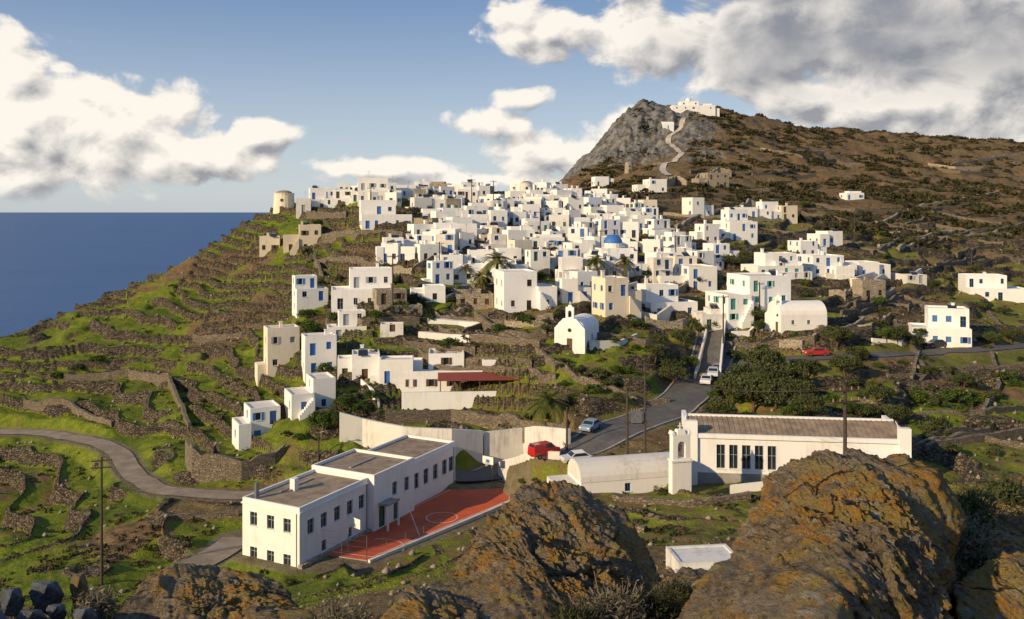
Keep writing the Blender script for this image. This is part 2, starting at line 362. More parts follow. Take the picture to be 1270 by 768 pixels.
def platform(poly,z,fall=2.0):
    m=np.nonzero((GX>poly[:,0].min()-5)&(GX<poly[:,0].max()+5)&(GY>poly[:,1].min()-5)&(GY<poly[:,1].max()+5))
    d=poly_sd(GX[m],GY[m],poly); w=1-sst(d,0.3,0.3+fall); H0[m]=H0[m]*(1-w)+z*w; RIS[m]*=(1-w); PAVE[m]=np.maximum(PAVE[m],w**4)
ZS=-37.5
SA=np.array([-22.4,93.5]); ex=np.array([0.456,0.89]); ex/=np.linalg.norm(ex); ey=np.array([-ex[1],ex[0]])
S2=lambda a,b:SA+ex*a+ey*b
def flat(u,v,z): Y=z/((262-v)/F); return np.array([(u-635)/F*Y,Y])
COURT=[flat(u,v,ZS) for u,v in((393,686),(455,695),(640,619),(640,588),(570,600))]
bank=np.array([flat(440,700,ZS),flat(650,622,ZS),flat(660,650,ZS),flat(560,706,ZS),flat(450,725,ZS)])
m_=np.nonzero((GX>bank[:,0].min()-12)&(GX<bank[:,0].max()+12)&(GY>bank[:,1].min()-12)&(GY<bank[:,1].max()+12))
d_=poly_sd(GX[m_],GY[m_],bank); H0[m_]=np.minimum(H0[m_],ZS+.1+np.maximum(d_,0)*.8)
pl=np.array([S2(-1,9.5),S2(-1,0),COURT[1]+[0.5,-1.5],COURT[2]+[1.5,-1.0],COURT[3]+[1.5,1.0],S2(33,0),S2(33,9.5)])
platform(pl,ZS-0.12,1.5)
R2=road('side_road',[(655,583),(622,588),(585,592),(560,590)],5.0,ASPH,off=-.02)
R1=road('main_road',[(604,592),(640,583),(690,568),(735,545),(780,525),(820,508),(850,488),(868,468),(880,445),(888,420),(890,400),(889,386)],6.8,ASPH,kerb=CONC)
R3=road('dirt_track',[(-60,532),(0,535),(60,536),(110,544),(145,560),(170,585),(195,603),(240,612),(300,614),(335,610)],3.4,DIRT)
R4=road('farm_track',[(296,668),(270,685),(235,705),(215,716)],4.0,DIRT)
R5=road('east_road',[(885,462),(915,455),(950,447),(1010,443),(1060,440),(1110,438),(1160,437),(1210,434),(1290,428)],4.5,ASPH)
R6=road('stone_path',[(829,219),(822,208),(838,199),(845,190),(833,180),(829,172),(838,165),(845,156),(850,146)],3.2,PATHM,sm=2,fall=4,stp=2.0,off=.35)
# ------------------------------------------------------------ terrain mesh
nr,nc=H0.shape
def build_terrain():
    V=np.stack([GX,GY,H0],-1).reshape(-1,3)
    i=np.arange(nr-1)[:,None]*nc+np.arange(nc-1)[None]; Q=np.stack([i,i+1,i+nc+1,i+nc],-1).reshape(-1,4)
    me=new_mesh('ground_terrain',V,Q,smooth=True)
    gy=np.gradient(H0,axis=0)/np.gradient(GY,axis=0); gx=np.gradient(H0,axis=1)/(np.gradient(GX,axis=1)+1e-9)
    sl=np.sqrt(gx**2+gy**2)
    green=sst(fbm(GX/25,GY/25,4,71),-0.75,0.1)
    left=sst(-GX,0,30); green*=np.clip(0.45+0.7*left,0,1)
    green=np.maximum(green,0.88*np.exp(-(((GX-75)/45)**2+((GY-125)/34)**2))*sst(fbm(GX/20,GY/20,3,77),-.55,.15))
    green=np.maximum(green,0.85*np.exp(-(((GX-15)/24)**2+((GY-148)/18)**2))*sst(fbm(GX/9,GY/9,3,78),-.5,.1))
    green*=1-0.8*sst(GY,290,370); green*=1-0.6*(1-sst(GY,60,80))
    green*=1-sst(SD,-6,4)*0.5
    rock=np.clip(cliff*1.8*sst(sl,0.2,0.7)+sst(SD,-3,15)*0.8+(rocky*sst(sl,0.6,1.0)*0.6)+rocky*.45*sst(fbm(GX/9,GY/9,3,88),.35,.7),0,1)
    C=np.stack([np.clip(RIS,0,1),np.clip(green,0,1),rock,np.clip(PAVE,0,1)],-1).reshape(-1,4).astype(np.float32)
    at=me.color_attributes.new('zones','FLOAT_COLOR','POINT'); at.data.foreach_set('color',C.ravel())
    m,T,b=material('ground_cover'); p=T.pos()
    a=T.n('ShaderNodeAttribute',attribute_name='zones'); sc=T.n('ShaderNodeSeparateColor'); T.l.new(a.outputs['Color'],sc.inputs[0])
    ris,gr,rk=sc.outputs; pv=a.outputs['Alpha']
    n1=T.noise(p,0.09,6,0.6); n2=T.noise(p,0.7,6,0.65); n3=T.noise(p,5,5,0.65)
    gcol=T.mix(T.ss(n2,0.35,0.65),(0.115,0.17,0.015),(0.225,0.24,0.032))
    gcol=T.mix(T.ss(n3,0.5,0.72),gcol,(0.055,0.078,0.014))
    gcol=T.mix(T.ss(n1,0.50,0.66,0,.6),gcol,(0.055,0.085,0.015))
    ecol=T.mix(T.ss(n2,0.38,0.66),(0.225,0.135,0.063),(0.078,0.053,0.027))
    ecol=T.mix(T.ss(n1,0.45,0.6),ecol,(0.15,0.112,0.05))
    ecol=T.mix(T.ss(n3,0.50,0.66),ecol,(0.29,0.215,0.135))
    g=T.m('ADD',gr,T.m('MULTIPLY',T.m('SUBTRACT',n2,0.5),1.4)); col=T.mix(T.ss(g,0.27,0.58),ecol,gcol)
    q=T.scale(p,(1,1,1.6)); ve=T.vor(q,1.9,'DISTANCE_TO_EDGE'); vc=T.vor(q,1.9,'F1','Color'); vs=T.n('ShaderNodeSeparateColor'); T.l.new(vc,vs.inputs[0])
    scol=T.mix(vs.outputs[0],(0.065,0.052,0.038),(0.21,0.17,0.12)); scol=T.mix(T.ss(ve,0,0.1,0.9,0),scol,(0.014,0.012,0.009))
    col=T.mix(T.ss(T.m('ADD',ris,T.m('MULTIPLY',T.m('SUBTRACT',n3,.5),.8)),0.25,0.5),col,scol)
    rcol=T.mix(T.ss(T.noise(p,0.25,8,0.7),0.4,0.62),(0.21,0.21,0.205),(0.075,0.068,0.055))
    col=T.mix(T.ss(T.m('ADD',rk,T.m('MULTIPLY',T.m('SUBTRACT',n2,.5),1.2)),0.3,0.55),col,rcol)
    pc=T.mix(T.ss(n2,0.4,0.65),(0.22,0.18,0.13),(0.14,0.11,0.075)); col=T.mix(T.m('MULTIPLY',T.ss(pv,0.3,1.0),0.8),col,pc)
    T.put(b.inputs['Base Color'],col); b.inputs['Roughness'].default_value=1.0; b.inputs['Specular IOR Level'].default_value=0.1
    bump(T,b,T.m('ADD',T.m('MULTIPLY',n2,1.5),T.m('ADD',T.m('MULTIPLY',n3,0.6),T.m('MULTIPLY',T.ss(ve,0,.12),T.m('MULTIPLY',ris,.6)))),0.9,0.4)
    me.materials.append(m); link(bpy.data.objects.new('ground_terrain',me))
build_terrain()
# sea
m,T,b=material('sea_water'); p=T.pos()
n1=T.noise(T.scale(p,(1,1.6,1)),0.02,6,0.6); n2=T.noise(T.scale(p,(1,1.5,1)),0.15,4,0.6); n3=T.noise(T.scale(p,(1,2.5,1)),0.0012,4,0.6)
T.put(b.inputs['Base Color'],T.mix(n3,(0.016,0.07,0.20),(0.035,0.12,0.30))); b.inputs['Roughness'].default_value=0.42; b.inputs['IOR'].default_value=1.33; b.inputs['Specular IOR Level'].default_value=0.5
bump(T,b,T.m('ADD',n1,T.m('MULTIPLY',n2,0.4)),1.0,3.0)
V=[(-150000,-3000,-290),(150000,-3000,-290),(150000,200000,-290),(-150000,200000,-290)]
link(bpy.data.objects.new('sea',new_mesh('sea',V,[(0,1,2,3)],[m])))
# ------------------------------------------------------------ houses
TRIMS=[BLUE,BLUE,BLUE,BROWN,GREY,TEAL,BROWN,GREENP,BLUE]
def side_ops(L,z0,st,sh,tr,door=True,dens=1.0,rnd=random):
    ops=[]; n=max(0,int(L/2.7*dens+0.3))
    for s in range(st):
        zb=z0+s*sh; used=False
        for i in range(n):
            if rnd.random()<0.18: continue
            cx=L*(i+0.5)/n+rnd.uniform(-.2,.2)
            if (door and not used and rnd.random()<0.45):
                w=rnd.uniform(.9,1.1); c,d=(zb+0.02,zb+2.1); ty='door' if rnd.random()<.75 else 'win'; used=True
            else:
                w=rnd.uniform(.7,1.0); c=zb+rnd.uniform(.85,1.0); d=c+rnd.uniform(1.05,1.3); ty=rnd.choice(['win','win','swin','shut'])
            a=cx-w/2;b=cx+w/2
            if a<0.35 or b>L-0.35: continue
            ops.append((a,b,c,d,ty,tr))
    return ops
def extras(b,x0,x1,y0,y1,z,wall,rnd,tr):
    if rnd.random()<.6:
        cx=rnd.uniform(x0+.7,x1-.7);cy=rnd.uniform(y0+.7,y1-.7); hh=rnd.uniform(.6,1.1); b.box(cx-.28,cx+.28,cy-.28,cy+.28,z-.35,z+hh,wall); b.box(cx-.36,cx+.36,cy-.36,cy+.36,z+hh+.003,z+hh+.1,wall)
    if rnd.random()<.3:
        cx=rnd.uniform(x0+1,x1-1);cy=rnd.uniform(y0+1,y1-1); b.cyl((cy,z+.6),.28,.28,cx-.6,cx+.6,METAL,8,axis='x'); b.poly([(cx-.8,cy-1.5,z-.2),(cx+.8,cy-1.5,z-.2),(cx+.8,cy-.2,z+.6),(cx-.8,cy-.2,z+.6)],GLASS)
    if rnd.random()<.35:
        cx=rnd.uniform(x0+.5,x1-.5);cy=rnd.uniform(y0+.5,y1-.5); b.tube((cx,cy,z-.3),(cx,cy,z+2.2),.03,METAL,4)
        for k in range(3): b.tube((cx-.4,cy,z+2.1-.2*k),(cx+.4,cy,z+2.1-.2*k),.02,METAL,4)
def house(name,uL,uR,vt,vb,rot=20,wall=None,trim=None,seed=0,aspect=0.75,comp=True,roof=None,ymin=45,near=False,st=None,dens=1.0):
    rnd=random.Random(seed*131+int(uL*7+vb)); uc=(uL+uR)/2
    x,Yh,z=hit(uc,vb,ymin)
    px=F/Yh; Pw=(uR-uL)/px; r=math.radians(rot); w=Pw/(abs(math.cos(r))+aspect*abs(math.sin(r))); d=w*aspect
    if d<3.2: d=3.2
    if d>9: d=9
    hh=(vb-vt)/px; wall=wall or W_WHITE; roof=roof or ROOF; tr=trim or rnd.choice(TRIMS)
    back=(d*abs(math.cos(r))+w*abs(math.sin(r)))/2
    st=st or max(1,round(hh/3.1)); b=MB()
    hw=w/2;hd=d/2
    def ops(x0,x1,y0,y1,z0,st_,sh): return {'F':side_ops(x1-x0,z0,st_,sh,tr,True,dens,rnd),'R':side_ops(y1-y0,z0,st_,sh,tr,False,dens*.8,rnd),'L':side_ops(y1-y0,z0,st_,sh,tr,False,dens*.8,rnd)}
    if not comp or w<6:
        b.vol(-hw,hw,-hd,hd,0,hh,ops(-hw,hw,-hd,hd,0,st,hh/st),wall,roof,near=near); extras(b,-hw,hw,-hd,hd,hh,wall,rnd,tr)
        if st==2 and rnd.random()<.4 : b.box(-hw*.5,hw*.4,-hd-1.1,-hd-.003,hh/2-.12,hh/2,wall); 
        if rnd.random()<.5: b.box(-hw-1.6,-hw-.004,-hd*.6,hd*.9,-3,1.1,wall)
    else:
        typ=rnd.randint(0,3); s=rnd.choice([-1,1]); cut=rnd.uniform(.0,.25)*w*s
        lowh=hh*(0.62 if st>=2 else .82)
        if typ in(0,1):
            xa,xb=(-hw,cut) if s>0 else (cut,hw); xc,xd=(cut+.003,hw) if s>0 else (-hw,cut-.003)
            b.vol(xa,xb,-hd,hd,0,hh,ops(xa,xb,-hd,hd,0,st,hh/st),wall,roof,near=near)
            y0=-hd+rnd.choice([.6,-.8,1.2]); st1=max(1,st-1); b.vol(xc,xd,y0,hd-.3,0,lowh,ops(xc,xd,y0,hd-.3,0,st1,lowh/st1),wall,roof,near=near)
            extras(b,xa,xb,-hd,hd,hh,wall,rnd,tr)
            if abs(xd-xc)>2.5 and st>1:
                n=8
                xs=xc+.1 if s>0 else xd-.1-n*.3
                for i in range(n): b.box(xs+i*.3,xs+(i+1)*.3,y0-1.0,y0-.003,-2,(lowh*.8)*((n-i) if s>0 else (i+1))/n,wall)
        else:
            g=hh/st if st>1 else hh*.8
            b.vol(-hw,hw,-hd,hd,0,g*(max(1,st-1)),ops(-hw,hw,-hd,hd,0,max(1,st-1),g),wall,roof,near=near)
            x0,x1=(-hw+w*.3,hw-.003) if s>0 else(-hw+.003,hw-w*.3)
            z0=g*max(1,st-1)-.3
            b.vol(x0,x1,-hd+d*.35,hd-.003,z0,hh,{'F':side_ops(x1-x0,z0+.3,1,hh-z0-.3,tr,True,1.1,rnd),'L':side_ops(d*.6,z0+.3,1,hh-z0,tr,False,.8,rnd)} if hh-z0>2.5 else {},wall,roof,near=near,below=0)
            extras(b,x0,x1,-hd+d*.35,hd,hh,wall,rnd,tr)
    return b.obj(name,(x,Yh+back-.3,z),r)
WH='white_house'
hs=[(277,342,508,553,28,W_WHITE,BLUE,'small_white_house'),(343,412,472,515,25,W_WHITE,BLUE,WH),(320,368,407,460,25,W_CREAM,GREY,'cream_house'),
(368,415,417,466,22,W_WHITE,BLUE,WH),(398,453,388,424,15,W_WHITE,GREY,WH),(412,470,440,474,10,W_WHITE,BROWN,WH),(468,512,446,476,5,W_WHITE,BLUE,WH),
(356,404,343,390,25,W_WHITE,BLUE,WH),(400,486,335,384,12,W_WHITE,GREY,WH),
(456,522,361,398,20,W_PSTONE,BROWN,'stone_house'),(505,552,355,378,10,W_WHITE,BROWN,WH),
(612,690,337,387,15,W_WHITE,BROWN,WH),(622,655,328,352,18,W_WHITE,BLUE,WH),(737,800,345,391,20,W_CREAM,BLUE,'cream_house'),(796,868,355,396,14,W_WHITE,BLUE,WH),
(812,892,331,362,10,W_WHITE,BLUE,WH),(885,988,343,402,14,W_WHITE,TEAL,WH),(930,1000,315,345,12,W_WHITE,TEAL,WH),(1000,1070,317,344,10,W_WHITE,BLUE,WH),
(985,1030,299,320,15,W_WHITE,BLUE,WH),(1008,1048,287,305,15,W_WHITE,BLUE,WH),(1047,1073,237,248,10,W_WHITE,BLUE,WH),
(850,890,245,270,20,W_WHITE,BLUE,WH),(890,936,260,287,18,W_WHITE,BLUE,WH),(935,972,250,275,15,W_WHITE,BLUE,WH),(966,990,255,273,10,W_BEIGE,BROWN,'beige_house'),
(885,942,275,299,12,W_WHITE,BLUE,WH),(858,894,278,303,20,W_WHITE,GREY,WH),(862,906,214,232,10,W_PSTONE,BROWN,'stone_house'),
(787,828,222,240,10,W_WHITE,BLUE,WH),(735,762,219,231,10,W_WHITE,BROWN,WH),(905,960,257,270,8,W_WHITE,BLUE,WH),
(1140,1220,385,432,-18,W_WHITE,BLUE,WH),(1208,1285,343,374,-10,W_WHITE,BLUE,WH),(1122,1150,341,352,5,W_OLD,GREY,WH),(1065,1100,348,372,10,W_PSTONE,BROWN,'stone_house'),
(370,404,233,262,20,W_WHITE,BLUE,WH),(396,438,235,257,12,W_WHITE,BROWN,WH),(438,510,248,284,14,W_WHITE,BLUE,WH),(437,497,220,252,10,W_WHITE,GREY,WH),
(343,396,279,313,15,W_BEIGE,BROWN,'beige_house'),(319,346,293,314,10,W_BEIGE,BROWN,'beige_house'),(365,385,246,263,10,W_OLD,GREY,WH),
(490,560,292,318,8,W_WHITE,BROWN,WH),(462,500,295,325,12,W_WHITE,BLUE,WH),(690,745,322,350,12,W_WHITE,BROWN,WH),(540,600,316,345,10,W_WHITE,GREY,WH),(1035,1060,330,346,5,W_WHITE,BLUE,WH),(865,925,385,410,8,W_OLD,GREY,WH),
(1060,1110,325,345,8,W_WHITE,BLUE,WH),(960,1010,325,350,12,W_WHITE,GREY,WH),(690,735,346,376,14,W_WHITE,BLUE,WH),(925,965,352,385,12,W_WHITE,BLUE,WH),(470,500,402,418,5,W_OLD,BROWN,WH),(560,612,360,384,10,W_PSTONE,BROWN,'stone_house')]
for i,(a,b_,c,d,r,wm,tm_,nm) in enumerate(hs):
    house(nm,a,b_,c,d,r,wm,tm_,seed=i+3,near=d>330,roof=(ROOF_BR if wm in(W_PSTONE,) else None))
rows=[(240,[(396,560),(565,700)],11,15),(246,[(410,745)],12,15),(252,[(430,480),(505,735)],12,16),(258,[(505,760)],13,17),(264,[(515,795)],14,18),(271,[(520,805)],14,19),(279,[(525,812)],15,20),(287,[(510,815)],16,21),(296,[(500,825)],17,23),(306,[(520,838)],18,24),(316,[(478,860)],19,26),(327,[(465,620),(635,890)],20,28),(338,[(500,620),(650,735),(745,870)],21,29),(349,[(520,620),(690,740),(800,840)],22,30),(362,[(560,618),(700,738)],20,26)]
for v,spans,h0_,h1_ in rows:
    for a,b_ in spans:
        u=a+random.uniform(0,8)
        while u<b_:
            w=random.uniform(1.3,2.9)*h0_; 
            if random.random()<.9:
                q=random.random(); wm=W_WHITE if q<.88 else W_OLD if q<.95 else W_CREAM if q<.975 else W_PSTONE
                nm={W_WHITE:WH,W_OLD:WH,W_CREAM:'cream_house',W_BEIGE:'beige_house',W_PSTONE:'stone_house'}[wm]
                vv=v+random.uniform(-3,4); hh=random.uniform(h0_,h1_)
                house(nm,u,u+w,vv-hh,vv,random.choice([12,15,20,25,30,-10,-20,8]),wm,None,seed=int(u*3+v),dens=1.2)
            u+=w*random.uniform(.78,1.08)
# ------------------------------------------------------------ landmark buildings
b=MB(); WN=lambda a,c,w=.95,h=1.5,tr=GREY,ty='win':(a-w/2,a+w/2,c,c+h,ty,tr)
f1=[WN(x,2.9,1.05,1.6) for x in(1.8,4.0,6.3,8.6,10.8)]+[WN(x,.3,.8,1.2) for x in(4.0,8.6)]
b.vol(0,12,0,8,0,6.2,{'F':f1,'L':[WN(1.6,3.3,1,1.5),WN(4.0,3.3,1,1.5),WN(6.3,3.3,1,1.5),WN(1.6,-.4,1,1.4),WN(4.0,-.4,1,1.4),WN(6.3,-.4,1,1.4)]},W_WHITE,ROOF_BR,par=.35,near=True,below=4)
b.vol(12.003,20.5,-.9,8.4,0,6.6,{'F':[WN(1.6,.05,1.3,2.6,GREENP,'door'),WN(4.2,3.1,1,1.6),WN(6.8,2.9,1,1.7),WN(4.6,.05,1.3,2.4,GREENP,'door')],'L':[]},W_WHITE,ROOF_BR,par=.35,near=True)
b.vol(20.503,32,0,8,0,5.9,{'F':[WN(x,2.0,1.15,2.0) for x in(1.8,4.1,6.4,8.7,10.4)]},W_WHITE,ROOF_BR,par=.35,near=True)
b.box(-.12,12,-.15,8.12,5.55,5.7,W_WHITE); b.box(20.5,32.1,-.12,8.1,5.25,5.4,W_WHITE)
b.box(12.8,15.2,-2.3,-.903,2.9,3.1,CONC); b.box(12.8,13.0,-2.3,-2.1,0,2.9,W_WHITE); b.box(15,15.2,-2.3,-2.1,0,2.9,W_WHITE)
b.box(5,5.7,5,5.7,5.8,7.2,W_WHITE); b.cyl((1.2,7.1),.3,.25,5.8,7.6,METAL,10); b.box(4,9.5,6,6.3,5.8,6.0,CONC); b.box(14,19,4,4.3,6.2,6.4,CONC)
b.tube((-.04,.4,-3),(-.04,.4,5.5),.05,METAL,6); b.tube((11.7,-.06,0),(11.7,-.06,5.5),.05,METAL,6); b.tube((31.6,-.06,0),(31.6,-.06,5.2),.05,METAL,6)
b.box(-.25,12.1,-.5,-.003,-3,.25,W_PSTONE); b.box(-.2,-.003,-.3,8.2,-4,-1.2,W_PSTONE)
b.obj('school_building',(SA[0],SA[1],ZS),math.atan2(ex[1],ex[0]))
CRT,T,bb=material('court_surface'); p=T.pos(); cf=T.m('ADD',T.m('MULTIPLY',T.noise(p,0.35,6,.7),.7),T.m('MULTIPLY',T.noise(p,3,5,.7),.3)); T.put(bb.inputs['Base Color'],T.mix(T.ss(cf,.38,.66),(0.62,0.10,0.022),(0.42,0.075,0.03))); bb.inputs['Roughness'].default_value=.8
LINE=simple('court_line_paint',(0.74,0.71,0.66),(0.6,0.5,0.44),1.5)
b=MB(); zc0=ZS
b.poly([(*c,zc0) for c in COURT],CRT); 
for i in range(len(COURT)):
    a=COURT[i];c=COURT[(i+1)%len(COURT)]; b.poly([(*a,zc0-.5),(*c,zc0-.5),(*c,zc0),(*a,zc0)],CONC)
def ln(p,q,w=.1,z=zc0+.006):
    p=np.array(p);q=np.array(q);d=(q-p)/np.linalg.norm(q-p);n=np.array([-d[1],d[0]])*w/2
    b.poly([(*(p-n),z),(*(q-n),z),(*(q+n),z),(*(p+n),z)],LINE)
cen=sum(COURT)/5; I=[c+(cen-c)/np.linalg.norm(cen-c)*1.0 for c in COURT]
for i in range(5): ln(I[i],I[(i+1)%5])
cc=flat(548,642,ZS); arc=[cc+1.9*np.array([math.cos(t),math.sin(t)]) for t in np.linspace(0,2*math.pi,28)]
for i in range(27): ln(arc[i],arc[i+1],.1,zc0+.011)
cc2=flat(470,680,ZS); arc=[cc2+2.8*np.array([math.cos(t),math.sin(t)]) for t in np.linspace(-.3,1.9,14)]
for i in range(13): ln(arc[i],arc[i+1],.1,zc0+.011)
k0=flat(520,664,ZS);k1=flat(505,625,ZS); ln(k0,k1,.1,zc0+.016)
b.obj('sports_court')
def hoop(u,v,ang):
    b=MB(); b.tube((0,0,0),(0,0,3.0),.07,METAL,8); b.tube((0,0,2.9),(0,-.9,3.1),.05,METAL,6); b.box(-.9,.9,-.95,-.9,2.7,3.75,W_WHITE); b.box(-.3,.3,-.97,-.953,2.95,3.35,BLUE)
    for i in range(12):
        a=math.pi/6*i;c=math.pi/6*(i+1); b.tube((.23*math.cos(a),-1.2+.23*math.sin(a),2.95),(.23*math.cos(c),-1.2+.23*math.sin(c),2.95),.02,RTILE,4)
        b.tube((.23*math.cos(a),-1.2+.23*math.sin(a),2.95),(.14*math.cos(c),-1.2+.14*math.sin(c),2.5),.01,W_WHITE,3)
    p=flat(u,v,ZS); b.obj('basketball_hoop',(p[0],p[1],ZS),ang)
hoop(432,688,2.4); hoop(610,598,-.6)
def fence(pts,h,name='wire_fence',gap=2.4):
    b=MB()
    for i in range(len(pts)-1):
        p=Vector(pts[i]);q=Vector(pts[i+1]);n=max(1,int((q-p).length/gap))
        for k in range(n+1):
            a=p.lerp(q,k/n); b.tube(a,a+Vector((0,0,h)),.04,METAL,5)
            if k<n:
                c=p.lerp(q,(k+1)/n)
                for j in range(4): b.tube(a+Vector((0,0,h*(j+1)/4)),c+Vector((0,0,h*(j+1)/4)),.012,METAL,3)
    return b.obj(name)
fence([(*COURT[0],ZS),(*COURT[1],ZS)],2.6); fence([(*COURT[1],ZS+.3),(*(COURT[1]*.55+COURT[2]*.45),ZS+.3)],1.0)
def wall_run(name,pts,h,th,mat,below=1.5,jag=0.0,cap=None,stp=1.0):
    b=MB(); L=[]
    for i in range(len(pts)-1):
        p=Vector(pts[i]);q=Vector(pts[i+1]);n=max(1,int((q-p).length/stp)); L+=[p.lerp(q,k/n) for k in range(n)]
    L.append(Vector(pts[-1])); R=[]
    for i,p in enumerate(L):
        if jag: p.z=min(p.z+.3,max(p.z-.6,look(p.x,p.y)))
        a=L[max(0,i-1)];c=L[min(len(L)-1,i+1)];d=(c-a);d.z=0;d.normalize();n=Vector((-d.y,d.x,0))*th/2
        hh=(h if not isinstance(h,(list,tuple)) else np.interp(i/(len(L)-1),np.linspace(0,1,len(h)),h))+random.uniform(-jag,jag)
        R.append((p-n-Vector((0,0,below)),p+n-Vector((0,0,below)),p+n+Vector((0,0,hh)),p-n+Vector((0,0,hh))))
    for i in range(len(R)-1):
        a=R[i];c=R[i+1]
        b.poly([a[0],c[0],c[3],a[3]],mat); b.poly([c[1],a[1],a[2],c[2]],mat); b.poly([a[3],c[3],c[2],a[2]],cap or mat)
    b.poly([R[0][0],R[0][3],R[0][2],R[0][1]],mat); b.poly(list(R[-1]),mat)
    return b.obj(name)
def wuv(name,uv,hpx,th,mat,**k):
    P=[hit(u,v) for u,v in uv]; h=[hp*p[1]/F for hp,p in zip(hpx,P)] ; return wall_run(name,P,h,th,mat,**k)
wall_run('court_wall',[(*(c),ZS-.1) for c in (COURT[1]+[.3,-.4],COURT[2]+[.5,-.3],COURT[3]+[.5,.3])],[.3,.4,.8],.35,W_OLD)
wuv('white_retaining_wall',[(421,547),(450,553),(500,562),(560,568),(598,571)],[36,33,33,36,37],.5,W_OLD)
wuv('white_retaining_wall',[(600,566),(650,559),(706,552)],[30,28,20],.45,W_OLD)
wuv('dry_stone_wall',[(478,520),(560,524),(640,531),(704,536)],[16,16,16,15],.6,W_STONE,jag=.08)
wuv('dry_stone_wall',[(232,575),(240,590),(262,597),(300,596),(340,575),(352,560)],[30,36,36,30,18,10],.6,W_STONE,jag=.1)
wuv('white_parapet_wall',[(893,470),(896,440),(899,410),(900,395)],[12,14,14,12],.35,W_WHITE)
wuv('white_parapet_wall',[(862,470),(870,440),(877,410),(878,393)],[6,7,7,6],.35,W_OLD)
wuv('white_parapet_wall',[(470,505),(462,490),(448,478)],[8,8,8],.3,W_WHITE)
# low parapet along the road bend above the court
pb=[Vector(p) for p in R1[2:34:3]]; T_=[(pb[min(i+1,len(pb)-1)]-pb[max(i-1,0)]) for i in range(len(pb))]
pb=[p+Vector((t_.y,-t_.x,0)).normalized()*3.95 for p,t_ in zip(pb,T_)]
wall_run('road_parapet_wall',pb,.85,.4,W_OLD,below=2.5)
for uv,hp in [([(590,392),(620,412),(668,440),(690,460)],8),([(545,412),(600,425),(670,432)],9),([(520,440),(580,452),(660,455)],8),([(690,455),(740,480),(790,500),(830,500)],7),
 ([(560,395),(640,400),(680,400)],7),([(740,420),(800,428),(850,440)],7),([(1010,415),(1080,410),(1140,404)],6),([(900,430),(960,428),(1010,425)],7),([(1060,500),(1140,520),(1220,515),(1290,500)],6),
 ([(1100,470),(1180,462),(1290,455)],6),([(390,330),(450,328),(470,335)],9),([(400,300),(440,296),(500,297)],10),([(380,270),(430,270)],9),([(1060,380),(1120,372),(1200,385)],6),([(940,560),(1140,556),(1280,530)],7),
 ([(700,240),(735,236),(790,246)],5),([(760,255),(850,258)],6),([(950,300),(1010,290),(1100,320)],5),([(760,620),(860,628),(930,618)],7),([(30,500),(90,505),(140,530)],7),([(80,470),(160,462),(210,470),(235,530)],7),([(240,420),(300,418),(330,400)],7),([(180,650),(250,645),(296,640)],7),
 ([(1160,330),(1220,320),(1290,322)],4),([(1000,255),(1060,262),(1130,262)],4),([(1110,400),(1140,440),(1130,470)],5),([(1225,390),(1250,420)],5),([(405,400),(450,405),(520,402)],9),([(390,320),(400,350),(356,372)],8),([(530,455),(600,462),(690,470)],8),([(500,425),(530,430),(590,436)],8),([(1020,540),(1120,545),(1230,530)],6),([(1130,490),(1150,470),(1140,450)],5),([(620,690),(700,675),(800,660)],7),([(930,640),(1000,636)],7),
 ([(1150,560),(1220,548),(1290,560)],8),([(1230,440),(1240,480),(1220,510)],5)]:
    wuv('dry_stone_wall',uv,[hp]*len(uv),.55,W_STONE,jag=.14)
for i in range(55):
    u=random.uniform(500,1130); v=random.uniform(330,430)
    if 850<u<915 or (680<u<760 and v>375): continue
    w=random.uniform(18,46); hp=random.uniform(5,8); mt_=random.choice([W_STONE,W_STONE,W_PSTONE,W_OLD,W_WHITE])
    wuv('yard_wall',[(u-w,v+random.uniform(-3,5)),(u,v+4),(u+w*.6,v-random.uniform(2,9))],[hp]*3,.5,mt_,jag=.08 if mt_ in(W_STONE,W_PSTONE) else 0)
for i in range(26):
    u=random.uniform(860,1260); v=random.uniform(175+ (u-860)*.06,320); w=random.uniform(30,80); s_=random.uniform(-.25,.35)
    wuv('field_wall',[(u-w,v+w*s_),(u-w*.3,v+random.uniform(-3,3)),(u+w*.4,v-w*s_*.3),(u+w,v-w*s_*.8)],[3.2,3.6,3.4,3.2],.9,W_PSTONE if i%3==0 else W_STONE,jag=.3,stp=3)
for uv in [[(520,415),(560,418),(612,420)],[(530,398),(570,402),(618,405)]]: wuv('white_parapet_wall',uv,[4,4,4],1.6,W_WHITE,stp=3)
x,Y,z=hit(575,497); b=MB(); 
ob=lambda L,tr,n,z0=0:[(L*(i+.5)/n-.45,L*(i+.5)/n+.45,z0+.9,z0+2.1,'swin',tr) for i in range(n)]
b.vol(-10.5,3,0,6,0,3.4,{'F':ob(13.5,BROWN,4),'L':ob(6,BROWN,2)},W_WHITE,ROOF,near=True)
b.vol(3.003,10.5,1,7,0,5.0,{'F':ob(7.5,BROWN,2,1),'L':[],'R':ob(6,BROWN,1)},W_WHITE,ROOF,near=True)
b.vol(-6,0,3.2,9,2.8,5.8,{'F':ob(6,BROWN,1,3)},W_WHITE,ROOF,near=True,below=0)
b.vol(-9.9,-7,3,6.8,2.8,4.6,{},W_WHITE,ROOF,below=0)
b.box(-10,10,-3.5,-.004,-3,.05,W_OLD,top=CONC); b.box(-10.2,10.2,-3.75,-3.503,-3,.7,W_WHITE)
for i in range(5): b.tube((-4+i*3.2,-3.2,0),(-4+i*3.2,-3.2,2.5),.09,BROWN,6)
b.poly([(-4.4,-3.6,2.55),(9.2,-3.6,2.55),(9.2,-.1,3.2),(-4.4,-.1,3.2)],RTILE); b.poly([(-4.4,-3.6,2.42),(9.2,-3.6,2.42),(9.2,-3.6,2.55),(-4.4,-3.6,2.55)],RTILE)
